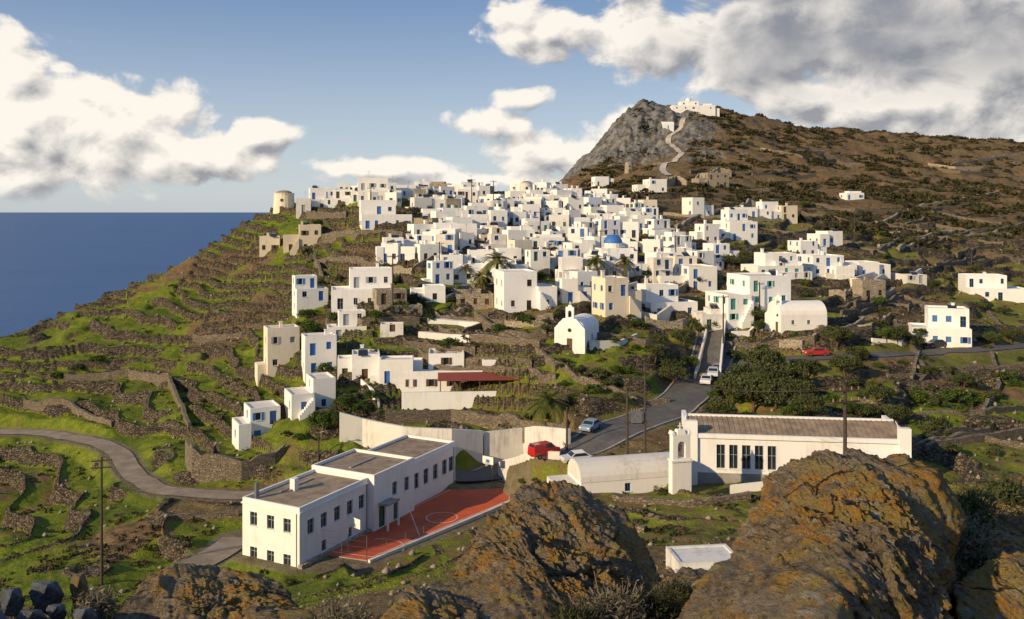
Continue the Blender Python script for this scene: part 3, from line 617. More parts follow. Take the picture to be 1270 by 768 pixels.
b.obj('white_house_with_pergola',(x,Y+3,z+.9),.08)
x,Y,z=hit(995,603); b=MB(); Wd=24.5
op=[(3.2+i*1.45,4.2+i*1.45,1.3,4.1,'win',GREY) for i in range(5)]+[(14,15.1,1.6,3.6,'win',GREY),(17.5,18.6,1.6,3.6,'win',GREY)]
hw=Wd/2
b.wall((-hw,0),(hw,0),-4,5,op,W_WHITE,near=True); b.wall((hw,0),(hw,9),-4,5,[],W_WHITE); b.wall((hw,9),(-hw,9),-4,5,[],W_WHITE); b.wall((-hw,9),(-hw,0),-4,5,[(3,4,1.5,3.5,'win',BROWN)],W_WHITE)
b.poly([(-hw,0,5),(-hw,4.5,6.4),(-hw,9,5)],W_WHITE); b.poly([(hw,0,5),(hw,9,5),(hw,4.5,6.4)],W_WHITE)
b.poly([(-hw+.3,.1,5.1),(hw-.3,.1,5.1),(hw-.3,4.5,6.45),(-hw+.3,4.5,6.45)],ROOF_BR); b.poly([(-hw+.3,8.9,5.1),(-hw+.3,4.5,6.45),(hw-.3,4.5,6.45),(hw-.3,8.9,5.1)],ROOF_BR)
for i in range(40):
    xx=-hw+.6+i*.6; b.poly([(xx-.06,.15,5.17),(xx+.06,.15,5.17),(xx+.06,4.45,6.5),(xx-.06,4.45,6.5)],ROOF_BR)
b.box(-hw+.3,hw-.3,4.3,4.7,6.35,6.6,W_WHITE)
b.box(-hw-.15,hw+.15,-.25,.14,4.85,5.35,W_WHITE); b.box(-hw-.2,-hw+.3,-.3,9.2,4.3,6.0,W_WHITE); b.box(hw-.3,hw+.2,-.3,9.2,4.3,6.0,W_WHITE)
b.box(-hw-.3,-hw+1,-.35,.5,-3,6.8,W_WHITE); b.box(hw-1,hw+.3,-.35,.5,-3,6.6,W_WHITE); b.box(-hw+1.003,hw-1.003,-.12,-.003,-3,.8,CONC)
b.vol(7,13.5,-4,-.4,-.5,2.4,{'F':[(1,2,.5,1.6,'win',BROWN)]},W_WHITE,ROOF)
b.obj('community_hall',(x,Y+2,z-.2),math.radians(-7))
wuv('white_parapet_wall',[(905,612),(960,606),(990,604)],[10,10,10],.3,W_WHITE)
x,Y,z=hit(790,612); b=MB()
b.vol(-7,4.5,-2.4,2.4,0,1.6,{'F':[(5,5.7,.3,1.2,'win',BLUE)]},W_WHITE,ROOF,par=.01)
b.vault(-7,4.5,-2.45,2.45,1.58,1.9,W_OLD); b.box(-9.5,-7.003,-2,2.2,-2,1.2,W_OLD)
b.obj('white_chapel',(x,Y+2.5,z),math.radians(14))
bl=MB(); bl.box(-1.1,1.1,-.5,.5,-2,3.4,W_WHITE); bl.archblock(-1.0,1.0,-.45,.45,3.4,6.2,.9,3.7,5.5,W_WHITE); bl.box(-1.2,1.2,-.6,.6,3.32,3.5,W_WHITE)
bl.box(-1.15,-.75,-.5,.5,6.2,6.6,W_WHITE,taper=.12); bl.box(.75,1.15,-.5,.5,6.2,6.6,W_WHITE,taper=.12); bl.box(-.5,.5,-.45,.45,6.2,6.7,W_WHITE,taper=.1); bl.box(-.05,.05,-.05,.05,6.7,7.4,W_WHITE); bl.box(-.25,.25,-.045,.045,7.0,7.1,W_WHITE); bl.cyl((0,0),.28,.15,4.4,4.8,METAL,8)
x2,Y2,z2=hit(846,612); bl.obj('chapel_belfry',(x2,Y2+1.2,z2-.2),math.radians(14))
def church(u,v,sc,rot,name='church'):
    x,Y,z=hit(u,v); b=MB()
    b.vol(-2.6,2.6,0,8,0,3.6,{'L':[(3,3.6,1.6,2.6,'win',BLUE)],'R':[(4,4.7,1.6,2.6,'win',BROWN)]},W_WHITE,ROOF,par=.01)
    b.vault(-2.65,2.65,.36,8,3.58,2.1,W_WHITE,ax='y')
    b.poly([(-2.8,-.15,-3),(2.8,-.15,-3),(2.8,-.15,3.9),(1.2,-.15,5.6),(-1.2,-.15,5.6),(-2.8,-.15,3.9)],W_WHITE)
    for q in ([(-2.8,3.9),(-1.2,5.6)],[(-1.2,5.6),(1.2,5.6)],[(1.2,5.6),(2.8,3.9)],[(2.8,3.9),(2.8,-3)],[(-2.8,-3),(-2.8,3.9)]):
        (a,c),(d,e)=q; b.poly([(a,-.15,c),(d,-.15,e),(d,.35,e),(a,.35,c)],W_WHITE)
    b.poly([(-2.8,.35,-3),(2.8,.35,-3),(2.8,.35,3.9),(1.2,.35,5.6),(-1.2,.35,5.6),(-2.8,.35,3.9)][::-1],W_WHITE)
    b.box(-.5,.5,-.18,-.153,.02,2.2,BROWN); b.cyl((0,3.6),.35,.35,-.19,-.155,GLASS,10,axis='y')
    b.archblock(-.75,.75,-.1,.3,5.6,7.6,.7,5.8,7.0,W_WHITE); b.box(-.4,.4,-.08,.28,7.6,7.95,W_WHITE,taper=.15); b.box(-.04,.04,.06,.14,7.95,8.6,W_WHITE); b.box(-.2,.2,.065,.135,8.25,8.33,W_WHITE)
    o=b.obj(name,(x,Y+.5,z),math.radians(rot)); o.scale=(sc,sc,sc); return o
church(707,436,.98,-24,'hillside_church')
church(966,412,.85,-28,'vaulted_church')
x,Y,z=hit(1003,413); b=MB(); b.vol(-4.4,4.4,0,6.5,0,3.2,{'F':[(2,2.6,1.4,2.2,'win',GREY),(5,5.6,1.4,2.2,'win',GREY)]},W_WHITE,ROOF,par=.01); b.vault(-4.4,4.4,0,6.5,3.18,2.3,W_WHITE); b.obj('vaulted_hall',(x-.5,Y+1,z),math.radians(6))
x,Y,z=hit(762,330); b=MB(); b.vol(-4,4,-3.5,3.5,0,4.2,{'F':side_ops(8,0,1,4,BLUE)},W_WHITE,ROOF); b.cyl((0,0),2.2,2.2,4,5.3,W_WHITE,16); b.dome((0,0),2.25,5.3,BLUE,18,6,.9); b.box(-.05,.05,-.05,.05,7.3,8.3,W_WHITE); b.box(-.3,.3,-.04,.04,7.8,7.9,W_WHITE)
b.obj('blue_domed_church',(x,Y+3,z),.2)
def windmill(u,v,r,h,mat):
    x,Yh,z=hit(u,v) ; b=MB(); b.cyl((0,0),r*1.08,r*.94,-3,h,mat,20); b.cyl((0,0),r*.99,r*.99,h,h+.25,mat,20); b.dome((0,0),r*.8,h+.25,ROOF_BR,16,3,.35)
    b.box(-.5,.5,-r*1.06,-r*.9,0,2,BROWN); b.box(-.3,.3,-r*1.03,-r*.85,h*.6,h*.6+.8,GLASS); b.obj('windmill_tower',(x,Yh+r,z))
windmill(349,264,3.2,5.8,W_CREAM); windmill(653,246,2.2,5.0,W_OLD); windmill(781,215,2.2,5.0,W_PSTONE)
x,Y,z=hit(861,139); b=MB()
b.vol(-15,13,-4,6,0,5.2,{'F':side_ops(28,2,1,3,BROWN,False,.5)},W_WHITE,ROOF,below=7); b.vol(-9,3,-1,6,5,8.2,{'F':side_ops(12,5.2,1,3,BROWN,False,.8)},W_WHITE,ROOF,below=0); b.cyl((-3,3),1.8,1.8,8,9,W_WHITE,12); b.dome((-3,3),1.8,9,W_WHITE,12,5)
b.vol(6,12,0,6,5,6.8,{},W_WHITE,ROOF,below=0); b.vol(13.003,16,-3,3,0,3.4,{},W_WHITE,ROOF,below=7)
b.obj('hilltop_monastery',(x,Y+1,z-1.2),.05)
x,Y,z=hit(829,160); b=MB(); b.vol(-3.5,3.5,0,4,0,3,{'F':[(3,3.8,0.02,2,'door',BLUE)]},W_WHITE,ROOF,par=.01); b.vault(-3.5,3.5,0,4,2.98,1.6,W_WHITE); b.obj('hillside_chapel',(x,Y,z),.1)
for u,v in((875,228),(893,222),(838,232),(930,262)): wuv('dry_stone_wall',[(u-12,v),(u,v-4),(u+14,v-2)],[9,11,8],.6,W_PSTONE,jag=.6)
x,Y,z=hit(877,708); b=MB(); b.vol(-2.1,2.1,-1.3,1.6,0,.7,{},W_OLD,ROOF,par=.1); b.box(-2.4,1.0,-1.7,-1.303,-1,.35,W_OLD); b.box(2.103,2.7,-1,1,-1,.4,W_OLD); b.obj('whitewashed_cistern',(x,Y+1,z),.12)
# ------------------------------------------------------------ vehicles
def car(u,v,rot,col,van=False,ymin=45):
    paint,T,bs=material('car_paint'); bs.inputs['Base Color'].default_value=(*col,1); bs.inputs['Roughness'].default_value=.3; bs.inputs['Coat Weight'].default_value=.6
    tyre=simple('tyre_rubber',(0.02,0.02,0.02)); b=MB(); W=.85
    if van: prof=[(-2.0,.35),(-2.05,.8),(-2.0,1.1),(-1.35,1.25),(-.75,1.85),(1.85,1.88),(2.02,1.5),(2.05,.6),(1.95,.35)]
    else: prof=[(-2.0,.3),(-2.05,.6),(-1.9,.82),(-1.05,.92),(-.45,1.4),(.95,1.42),(1.6,1.0),(2.0,.9),(2.05,.55),(1.98,.3)]
    hw=lambda z:W-(max(0,z-.9))*.22
    n=len(prof)
    L=[(x,-hw(z),z) for x,z in prof]; R=[(x,hw(z),z) for x,z in prof]
    b.poly(L[::-1],paint); b.poly(R,paint)
    for i in range(n):
        j=(i+1)%n; b.poly([L[i],L[j],R[j],R[i]],paint)
    gw=[(-1.15,1.3),(-.72,1.75),(.2,1.77),(.2,1.3)] if van else [(-.85,.97),(-.42,1.33),(.9,1.35),(1.4,1.0)]
    for s in(-1,1): b.poly([(x,s*(hw(z)+.012),z) for x,z in gw],GLASS)
    def band(i,off=.012,lo=.1,hi=.9):
        a=prof[i];c=prof[i+1]; d=Vector((c[0]-a[0],0,c[1]-a[1])); nn=Vector((d.z,0,-d.x)).normalized()*-off
        if nn.z<0 : nn=-nn
        q=[]
        for t,s in((lo,-1),(lo,1),(hi,1),(hi,-1)):
            z=a[1]+(c[1]-a[1])*t; x=a[0]+(c[0]-a[0])*t; q.append((x+nn.x,s*(hw(z)-.08),z+nn.z))
        b.poly(q,GLASS)
    band(3); band(5)
    for x in(-1.3,1.3):
        for s in(-1,1):
            y0,y1=(s*.68,s*.9) if s>0 else(s*.9,s*.68)
            b.cyl((x,.32),.33,.33,y0,y1,tyre,14,axis='y'); b.cyl((x,.32),.19,.19,y0-.012,y1+.012,METAL,10,axis='y')
    for s in(-1,1): b.box(-2.08,-2.0,s*.6-.15,s*.6+.15,.6,.75,W_WHITE); b.box(2.0,2.08,s*.6-.12,s*.6+.12,.65,.85,RTILE)
    x,Y,z=hit(u,v,ymin); nm='parked_van' if van else 'parked_car'
    return b.obj(nm,(x,Y+.9,look(x,Y+.9)+.13),math.radians(rot))
car(675,573,215,(0.5,0.012,0.01),True); car(733,537,60,(0.25,0.33,0.42)); car(886,472,75,(0.6,0.62,0.65)); car(878,478,70,(0.7,0.7,0.7)); car(1163,432,10,(0.05,0.05,0.06)); car(1014,443,5,(0.5,0.03,0.02)); car(716,580,15,(0.65,0.66,0.66)); car(892,464,70,(0.3,0.32,0.35))
# ------------------------------------------------------------ utility poles
TOPS={}
def pole(u,vb,vt,arms=2,ymin=45,name='utility_pole',Y=None,key=None,aw=1.0):
    if Y: x=(u-635)/F*Y; z=look(x,Y)
    else: x,Y,z=hit(u,vb,ymin)
    ztop=(262-vt)/F*Y; h=ztop-z; b=MB(); b.cyl((0,0),.17,.11,-1,h,WOOD,10)
    for k in range(arms):
        zz=h-.35-k*.75; b.box(-aw,aw,-.17,-.05,zz-.06,zz+.06,WOOD)
        for s in(-1,-.45,.45,1): b.cyl((s*aw*.92,-.11),.06,.045,zz+.06,zz+.26,CERAM,6)
    if name=='street_lamp': b.tube((0,0,h-.1),(.9,-.3,h+.15),.05,METAL,5); b.box(.7,1.2,-.45,-.2,h+.08,h+.2,METAL)
    b.obj(name,(x,Y,z),.3); 
    if key: TOPS[key]=Vector((x,Y,z+h-.1))
pole(126,725,567,2,key='a'); pole(1048,600,478,2,Y=60,key='b',aw=1.1); pole(897,440,366,1,key='c'); pole(487,385,316,1,key='d'); pole(395,572,536,0,name='street_lamp'); pole(617,566,532,0,name='street_lamp'); pole(703,560,505,0); pole(585,262,222,1); pole(612,262,224,1); pole(670,300,262,1); pole(838,330,292,1); pole(545,345,300,1,key='e'); pole(745,330,285,1); pole(460,270,232,1); pole(1205,330,298,1,key='f'); pole(1060,300,262,1); pole(942,395,350,1)
x,Y,z=hit(778,572); h1=(262-487)/F*Y-z; h2=(262-449)/F*Y-z; dx=22/F*Y; b=MB()
b.cyl((0,0),.17,.13,-1,h1,WOOD,10); b.cyl((dx,0),.18,.12,-1,h2,WOOD,10); b.box(-.3,dx+.3,-.25,.25,h1*.55,h1*.55+.15,WOOD); b.box(dx*.2,dx*.8,-.45,.45,h1*.55+.15,h1*.55+1.5,METAL)
for i in range(4): b.cyl((dx*.25+i*.32,0),.07,.05,h1*.55+1.5,h1*.55+1.85,CERAM,6)
for zz in(h1-.3,h2-.3,h2-1.2): b.box(dx-1.1 if zz>h1 else -.6,dx+1.1 if zz>h1 else dx+.4,-.2,-.08,zz-.06,zz+.06,WOOD)
b.box(-.3,dx+.3,-.1,.1,h1*.3,h1*.3+.12,WOOD); b.obj('transformer_pole',(x,Y,z)); TOPS['t']=Vector((x+dx,Y,z+h2-.2))
b=MB()
def wire(p,q,sag):
    P=[p.lerp(q,t)-Vector((0,0,sag*4*t*(1-t))) for t in np.linspace(0,1,13)]
    for i in range(12): b.tube(P[i],P[i+1],.015,WOOD,3)
for o in(-.8,.8):
    d=Vector((o,0,0)); wire(TOPS['t']+d,TOPS['c']+d,1.5); wire(TOPS['t']+d,TOPS['b']+d,1.5)
wire(TOPS['d'],TOPS['e'],1)
b.obj('overhead_wires')
# ------------------------------------------------------------ vegetation
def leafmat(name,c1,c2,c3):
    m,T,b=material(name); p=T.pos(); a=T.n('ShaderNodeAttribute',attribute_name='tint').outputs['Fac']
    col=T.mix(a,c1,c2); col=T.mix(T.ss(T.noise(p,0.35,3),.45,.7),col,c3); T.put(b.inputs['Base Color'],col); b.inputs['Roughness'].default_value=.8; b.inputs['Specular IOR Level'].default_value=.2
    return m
L_OL=leafmat('olive_foliage',(0.03,0.042,0.014),(0.095,0.11,0.04),(0.07,0.08,0.025))
L_GR=leafmat('green_foliage',(0.025,0.055,0.012),(0.085,0.13,0.022),(0.10,0.12,0.02))
L_SC=leafmat('scrub_foliage',(0.018,0.022,0.010),(0.06,0.06,0.022),(0.09,0.06,0.024))
L_DRY=leafmat('dry_twigs',(0.09,0.075,0.05),(0.2,0.165,0.11),(0.13,0.12,0.07))
L_PALM=leafmat('palm_fronds',(0.045,0.065,0.015),(0.12,0.13,0.03),(0.16,0.12,0.04))
def quads(C,size,asp=.6):
    n=len(C); A=rng.normal(size=(n,3)); A/=np.linalg.norm(A,axis=1)[:,None]; B=rng.normal(size=(n,3)); B-=A*(A*B).sum(1)[:,None]; B/=np.linalg.norm(B,axis=1)[:,None]
    s=(size*rng.uniform(.6,1.3,n))[:,None]
    A=A*s;B=B*s*asp; return np.stack([C-A,C-B*.9,C+A,C+B],1).reshape(-1,3)
def leafmesh(name,C,size,tint,mat,extra=None,asp=.6):
    V=quads(C,size,asp); n=len(C); Fq=np.arange(4*n).reshape(-1,4); mats=[mat]; mi=np.zeros(n,int); tn=np.repeat(tint,4)
    if extra is not None:
        eb=extra; 
        EV=np.array(eb.v); EF=np.array([f for f in eb.f if len(f)==4])+len(V); V=np.r_[V,EV]; Fq=np.r_[Fq,EF]; mats.append(eb.mats[0]); mi=np.r_[mi,np.ones(len(EF),int)]; tn=np.r_[tn,np.zeros(len(EV))]
    me=new_mesh(name,V,Fq,mats,mi=mi); at=me.attributes.new('tint','FLOAT','POINT'); at.data.foreach_set('value',tn.astype(np.float32)); return me
def tree_mesh(name,h,r,mat,nl=3200,trunk=.3,flat_=.75,cl=34,ls=.16):
    b=MB(); lean=rng.normal(size=2)*.1*h; tp=Vector((lean[0],lean[1],h*trunk)); b.tube((0,0,-.5),tp,.05*h,BROWN,7,.032*h)
    cc=[]
    for i in range(cl):
        d=rng.normal(size=3); d/=np.linalg.norm(d); d[2]=abs(d[2])*1.0-.35; rr=rng.uniform(.3,1)**.6
        c=np.array([d[0]*r*rr,d[1]*r*rr,h*(trunk+ (1-trunk)*.42)+d[2]*(h*(1-trunk)*.52)*rr*1.1]); cc.append(c)
        if i%3==0: b.tube(tp,c,.018*h,BROWN,5,.006*h)
    C=[];t=[]
    for c in cc:
        k=nl//cl; cr=r*rng.uniform(.2,.42); p=rng.normal(size=(k,3)); p/=np.linalg.norm(p,axis=1)[:,None]; p*=cr*(rng.uniform(0,1,(k,1))**.4); p[:,2]*=flat_; C.append(c+p)
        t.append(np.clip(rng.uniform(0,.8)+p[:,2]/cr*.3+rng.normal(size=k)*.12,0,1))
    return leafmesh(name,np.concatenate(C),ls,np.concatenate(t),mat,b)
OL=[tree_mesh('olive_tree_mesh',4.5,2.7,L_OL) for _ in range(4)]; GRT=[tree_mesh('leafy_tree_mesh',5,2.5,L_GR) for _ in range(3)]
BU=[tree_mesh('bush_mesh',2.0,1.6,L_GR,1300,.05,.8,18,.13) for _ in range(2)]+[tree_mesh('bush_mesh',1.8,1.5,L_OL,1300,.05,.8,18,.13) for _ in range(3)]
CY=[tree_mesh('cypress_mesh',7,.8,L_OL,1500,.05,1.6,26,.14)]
def put(name,me,x,y,z,s,sz=1):
    o=bpy.data.objects.new(name,me); o.location=(x,y,z); o.rotation_euler=(0,0,random.uniform(0,6.3)); o.scale=(s,s*random.uniform(.85,1.15),s*random.uniform(.85,1.1)); link(o)
def trees(name,lib,spots,h0,k=1.0):
    for u,v,hpx in spots:
        u+=random.uniform(-5,5)*(hpx>20); v+=random.uniform(-3,3)*(hpx>20)
        x,Y,z=hit(u,v); put(name,random.choice(lib),x,Y,z-.15,k*hpx*Y/F/h0*random.uniform(.75,1.2))
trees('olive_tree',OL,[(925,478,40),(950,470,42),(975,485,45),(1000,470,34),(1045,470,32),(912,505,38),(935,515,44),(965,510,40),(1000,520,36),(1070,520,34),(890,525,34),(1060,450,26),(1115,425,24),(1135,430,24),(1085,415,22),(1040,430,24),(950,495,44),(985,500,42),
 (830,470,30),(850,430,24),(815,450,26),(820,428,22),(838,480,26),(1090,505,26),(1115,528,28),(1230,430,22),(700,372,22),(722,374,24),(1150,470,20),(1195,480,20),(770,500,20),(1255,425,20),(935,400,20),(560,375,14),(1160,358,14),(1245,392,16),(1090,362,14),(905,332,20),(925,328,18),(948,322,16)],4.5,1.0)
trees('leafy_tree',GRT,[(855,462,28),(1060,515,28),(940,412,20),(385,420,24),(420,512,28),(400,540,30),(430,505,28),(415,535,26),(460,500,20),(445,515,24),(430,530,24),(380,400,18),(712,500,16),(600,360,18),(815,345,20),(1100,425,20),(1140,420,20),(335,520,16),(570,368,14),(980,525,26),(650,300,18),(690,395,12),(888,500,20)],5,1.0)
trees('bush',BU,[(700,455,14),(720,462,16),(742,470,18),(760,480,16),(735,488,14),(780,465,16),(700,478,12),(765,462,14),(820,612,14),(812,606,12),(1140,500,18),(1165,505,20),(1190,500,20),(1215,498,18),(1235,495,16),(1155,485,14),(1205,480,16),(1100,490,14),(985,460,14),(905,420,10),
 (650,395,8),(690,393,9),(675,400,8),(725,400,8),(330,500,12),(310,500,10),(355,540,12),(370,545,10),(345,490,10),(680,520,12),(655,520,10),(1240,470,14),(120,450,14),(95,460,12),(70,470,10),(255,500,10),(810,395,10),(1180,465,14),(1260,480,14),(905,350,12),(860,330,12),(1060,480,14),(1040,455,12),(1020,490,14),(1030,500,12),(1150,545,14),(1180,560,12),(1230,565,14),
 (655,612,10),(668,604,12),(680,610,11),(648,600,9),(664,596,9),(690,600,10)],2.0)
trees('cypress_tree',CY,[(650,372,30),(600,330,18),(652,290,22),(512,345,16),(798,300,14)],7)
for i in range(280):
    while True:
        u=random.uniform(380,1270);v=random.uniform(255,540)
        n_=float(fbm(np.array([u/45]),np.array([v/22]),2,99)[0])
        if n_>random.uniform(-.1,.5): break
    if u>500 and u<895 and (v>440 or v<300): continue
    if u<900 and v>470: continue
    x,Y,z=hit(u,v); put('bush',random.choice(BU),x,Y,z-.1,random.uniform(.35,1.2))
def palm_mesh(h,nf,fl):
    b=MB(); p=Vector((0,0,-.3)); 
    for i in range(8): q=Vector((.03*i*i*.2,0,h*(i+1)/8)); b.tube(p,q,.24-.008*i,BROWN,8,.22-.008*i); p=q
    V=[];Q=[]
    for k in range(nf):
        az=k*2.4; el=rng.uniform(-.5,1.3); d=np.array([math.cos(az),math.sin(az)]); P=[]
        for j in range(9):
            t=j/8; rr=fl*(t*math.cos(el)); zz=fl*(t*math.sin(el))-1.1*fl*.55*t*t; P.append(np.array([p.x+d[0]*rr,p.y+d[1]*rr,p.z+zz]))
        sd=np.array([-d[1],d[0],0])
        for j in range(8):
            for s in(-1,1):
                for m_ in range(3):
                    c=P[j]+(P[j+1]-P[j])*m_/3; w=.42*fl*.35*(1-abs(j/8-.35))*1.2; tip=c+sd*s*w+(P[j+1]-P[j])*.8+np.array([0,0,-.25*w]); nn=(P[j+1]-P[j])*.16
                    bI=len(V); V+= [c-nn,c+nn,tip+nn*.3,tip-nn*.3]; Q.append((bI,bI+1,bI+2,bI+3))
    n=len(V); EV=b.v; EF=[tuple(i+n for i in f) for f in b.f if len(f)==4]
    me=new_mesh('palm_mesh',np.array(V+[np.array(e) for e in EV]),np.array(Q+EF),[L_PALM,BROWN],mi=[0]*len(Q)+[1]*len(EF)); at=me.attributes.new('tint','FLOAT','POINT'); at.data.foreach_set('value',np.r_[np.repeat(rng.uniform(0,1,len(Q)),4),np.zeros(len(EV))].astype(np.float32)); return me
PM=palm_mesh(4.2,34,2.9); PL=palm_mesh(1.0,40,3.2)
for u,v,hp,me,h0 in((617,362,54,PM,6.2),(598,364,38,PM,6.2),(740,352,40,PM,6.2),(773,354,42,PM,6.2),(680,502,38,PL,3.6),(580,348,24,PM,6.2),(857,402,16,PL,3.6)):
    x,Y,z=hit(u,v); put('palm_tree',me,x,Y-1,z,hp*Y/F/h0)
def scrub(name,pts,mat,nl=26,ls=.32,flt=.55):
    C=[];Sz=[];T_=[]
    for x,y,z,s in pts:
        p=rng.normal(size=(nl,3)); p/=np.linalg.norm(p,axis=1)[:,None]; p*=rng.uniform(.5,1,(nl,1)); p[:,2]=np.abs(p[:,2])*flt; C.append(np.array([x,y,z])+p*s); Sz.append(np.full(nl,ls*s)); T_.append(np.clip(rng.uniform(0,.6)+p[:,2]*.5,0,1))
    C=np.concatenate(C);Sz=np.concatenate(Sz); me=leafmesh(name,C,Sz,np.concatenate(T_),mat); link(bpy.data.objects.new(name,me))
pts=[]
while len(pts)<7500:
    Y=random.uniform(290,800);a=random.uniform(.06,.66);x=a*Y
    n_=float(fbm(np.array([x/26]),np.array([Y/26]),3,91)[0])
    if n_<random.uniform(-.2,.35): continue
    if Y<330 and a<.3: continue
    if abs(a-.18)<.02 and Y>380: continue
    sd=float(poly_sd(np.array([x]),np.array([Y]),LAND)[0])
    if sd>-2: continue
    pts.append((x,Y,look(x,Y)-.1,random.choice([.7,1.0,1.4,1.8,3.0])*random.uniform(.7,1.2)))
scrub('hillside_scrub',pts,L_SC)
pts=[]
while len(pts)<3000:
    Y=random.uniform(72,300);a=random.uniform(-.66,-.15) if random.random()<.45 else random.uniform(-.1,.66);x=a*Y
    if float(poly_sd(np.array([x]),np.array([Y]),LAND)[0])>20: continue
    n_=float(fbm(np.array([x/14]),np.array([Y/14]),3,95)[0])
    if n_<random.uniform(-.2,.5): continue
    a_=np.interp(a,Av,np.arange(len(Av)));r_=np.interp(Y,Yv,np.arange(len(Yv)))
    if PAVE[int(r_),int(a_)]>.1: continue
    pts.append((x,Y,look(x,Y)-.05,random.uniform(.25,.8)))
scrub('terrace_scrub',pts,L_SC,22,.3,.7)
pts=[]
while len(pts)<1900:
    Y=random.uniform(14,84);a=random.uniform(-.7,.7);x=a*Y
    if pl[:,0].min()-2<x<pl[:,0].max()+2 and Y>pl[:,1].min()-3: continue
    if x>5 and Y>76: continue
    pts.append((x,Y,look(x,Y)-.03,random.uniform(.12,.5)))
scrub('slope_scrub',pts,L_DRY,40,.2,.6)
sp=[];Fq=[];fs=0
base_=np.array([(1,0,0),(-1,0,0),(0,1,0),(0,-1,0),(0,0,1),(0,0,-1)],float); tri=[(0,2,4),(2,1,4),(1,3,4),(3,0,4),(2,0,5),(1,2,5),(3,1,5),(0,3,5)]
for i in range(2600):
    if i<900: Y=rng.uniform(14,80);a=rng.uniform(-.6,.6)
    else: Y=rng.uniform(80,300);a=rng.uniform(-.6,.6)
    x=a*Y
    a_=int(np.interp(a,Av,np.arange(len(Av))));r_=int(np.interp(Y,Yv,np.arange(len(Yv))))
    if PAVE[r_,a_]>.02 or SD[r_,a_]>5: continue
    s=rng.uniform(.08,.3)*(1 if i<900 else 1.5); sp.append(base_*s*rng.uniform(.6,1.3,(6,3))+np.array([x,Y,look(x,Y)+s*.3])); Fq+=[tuple(q+fs for q in t_) for t_ in tri]; fs+=6
link(bpy.data.objects.new('field_stones',new_mesh('field_stones',np.concatenate(sp),Fq,[simple('field_stone',(0.33,0.28,0.21),(0.18,0.15,0.11),2)])))
# ------------------------------------------------------------ foreground rocks
def rockmat(name,c1,c2,lich,la,l2):
    m,T,b=material(name); p=T.pos()
    nb=T.noise(p,0.8,7,.65); nm=T.noise(p,2.6,9,.7,.3); nf=T.noise(p,20,7,.75); nff=T.noise(p,60,4,.7); st=T.noise(T.scale(p,(.8,1.3,5.5)),1.6,8,.68,.5)
    cv=T.n('ShaderNodeTexVoronoi',feature='DISTANCE_TO_EDGE'); wv=T.n('ShaderNodeVectorMath',operation='ADD'); T.l.new(T.scale(p,(1,1.1,2.6)),wv.inputs[0]); nn=T.n('ShaderNodeTexNoise'); nn.inputs['Scale'].default_value=1.6; nn.inputs['Detail'].default_value=8; T.l.new(p,nn.inputs['Vector']); T.l.new(T.scale(nn.outputs['Color'],(.8,.8,.8)),wv.inputs[1]); T.l.new(wv.outputs[0],cv.inputs['Vector']); cv.inputs['Scale'].default_value=1.0
    ck=T.m('MULTIPLY',T.ss(cv.outputs[0],0.02,0,0,1),T.ss(nb,.42,.55))
    col=T.mix(T.ss(nm,.38,.62),c1,c2); col=T.mix(T.ss(nf,.42,.62,0,.85),col,tuple(x*1.5 for x in c1)); col=T.mix(T.ss(st,.52,.64,0,.6),col,(0.075,0.058,0.04))
    lm=T.m('MULTIPLY',T.ss(T.m('ADD',T.m('MULTIPLY',nb,.45),T.m('MULTIPLY',T.noise(p,4.5,7,.72),.55)),.455,.52),T.ss(T.noise(p,16,6,.8),.38,.50)); col=T.mix(T.m('MULTIPLY',lm,la),col,T.mix(T.ss(T.noise(p,3.5,4),.4,.6),lich,l2))
    wl=T.m('MULTIPLY',T.ss(T.noise(p,9,6,.72),.57,.61),.85); col=T.mix(wl,col,(0.42,0.40,0.35)); col=T.mix(T.ss(nf,.57,.66,0,.9),col,(.045,.038,.03)); col=T.mix(T.ss(nff,.55,.66,0,.6),col,(.05,.043,.033))
    col=T.mix(ck,col,(.02,.016,.012))
    T.put(b.inputs['Base Color'],col); b.inputs['Roughness'].default_value=.95; b.inputs['Specular IOR Level'].default_value=.2
    bump(T,b,T.m('SUBTRACT',T.m('ADD',T.m('MULTIPLY',nm,1.3),T.m('ADD',T.m('MULTIPLY',nf,.75),T.m('ADD',T.m('MULTIPLY',nff,.2),T.m('MULTIPLY',st,1.3)))),T.m('MULTIPLY',ck,.5)),1.0,.15)
    return m
RK=rockmat('lichen_rock',(0.30,0.235,0.155),(0.165,0.13,0.09),(0.56,0.27,0.035),.92,(0.42,0.31,0.08))
RG=rockmat('grey_boulder',(0.20,0.23,0.27),(0.12,0.14,0.17),(0.3,0.3,0.29),.4,(.3,.3,.3))
def n3(P,k,s): return (pn(P[:,0]*k+P[:,2]*k*.7,P[:,1]*k-P[:,2]*k*.5,s)+pn(P[:,1]*k+3.3,P[:,2]*k*1.3+P[:,0]*k*.3,s+9)+pn(P[:,2]*k*1.2-5,P[:,0]*k+P[:,1]*k*.4,s+17))/1.8
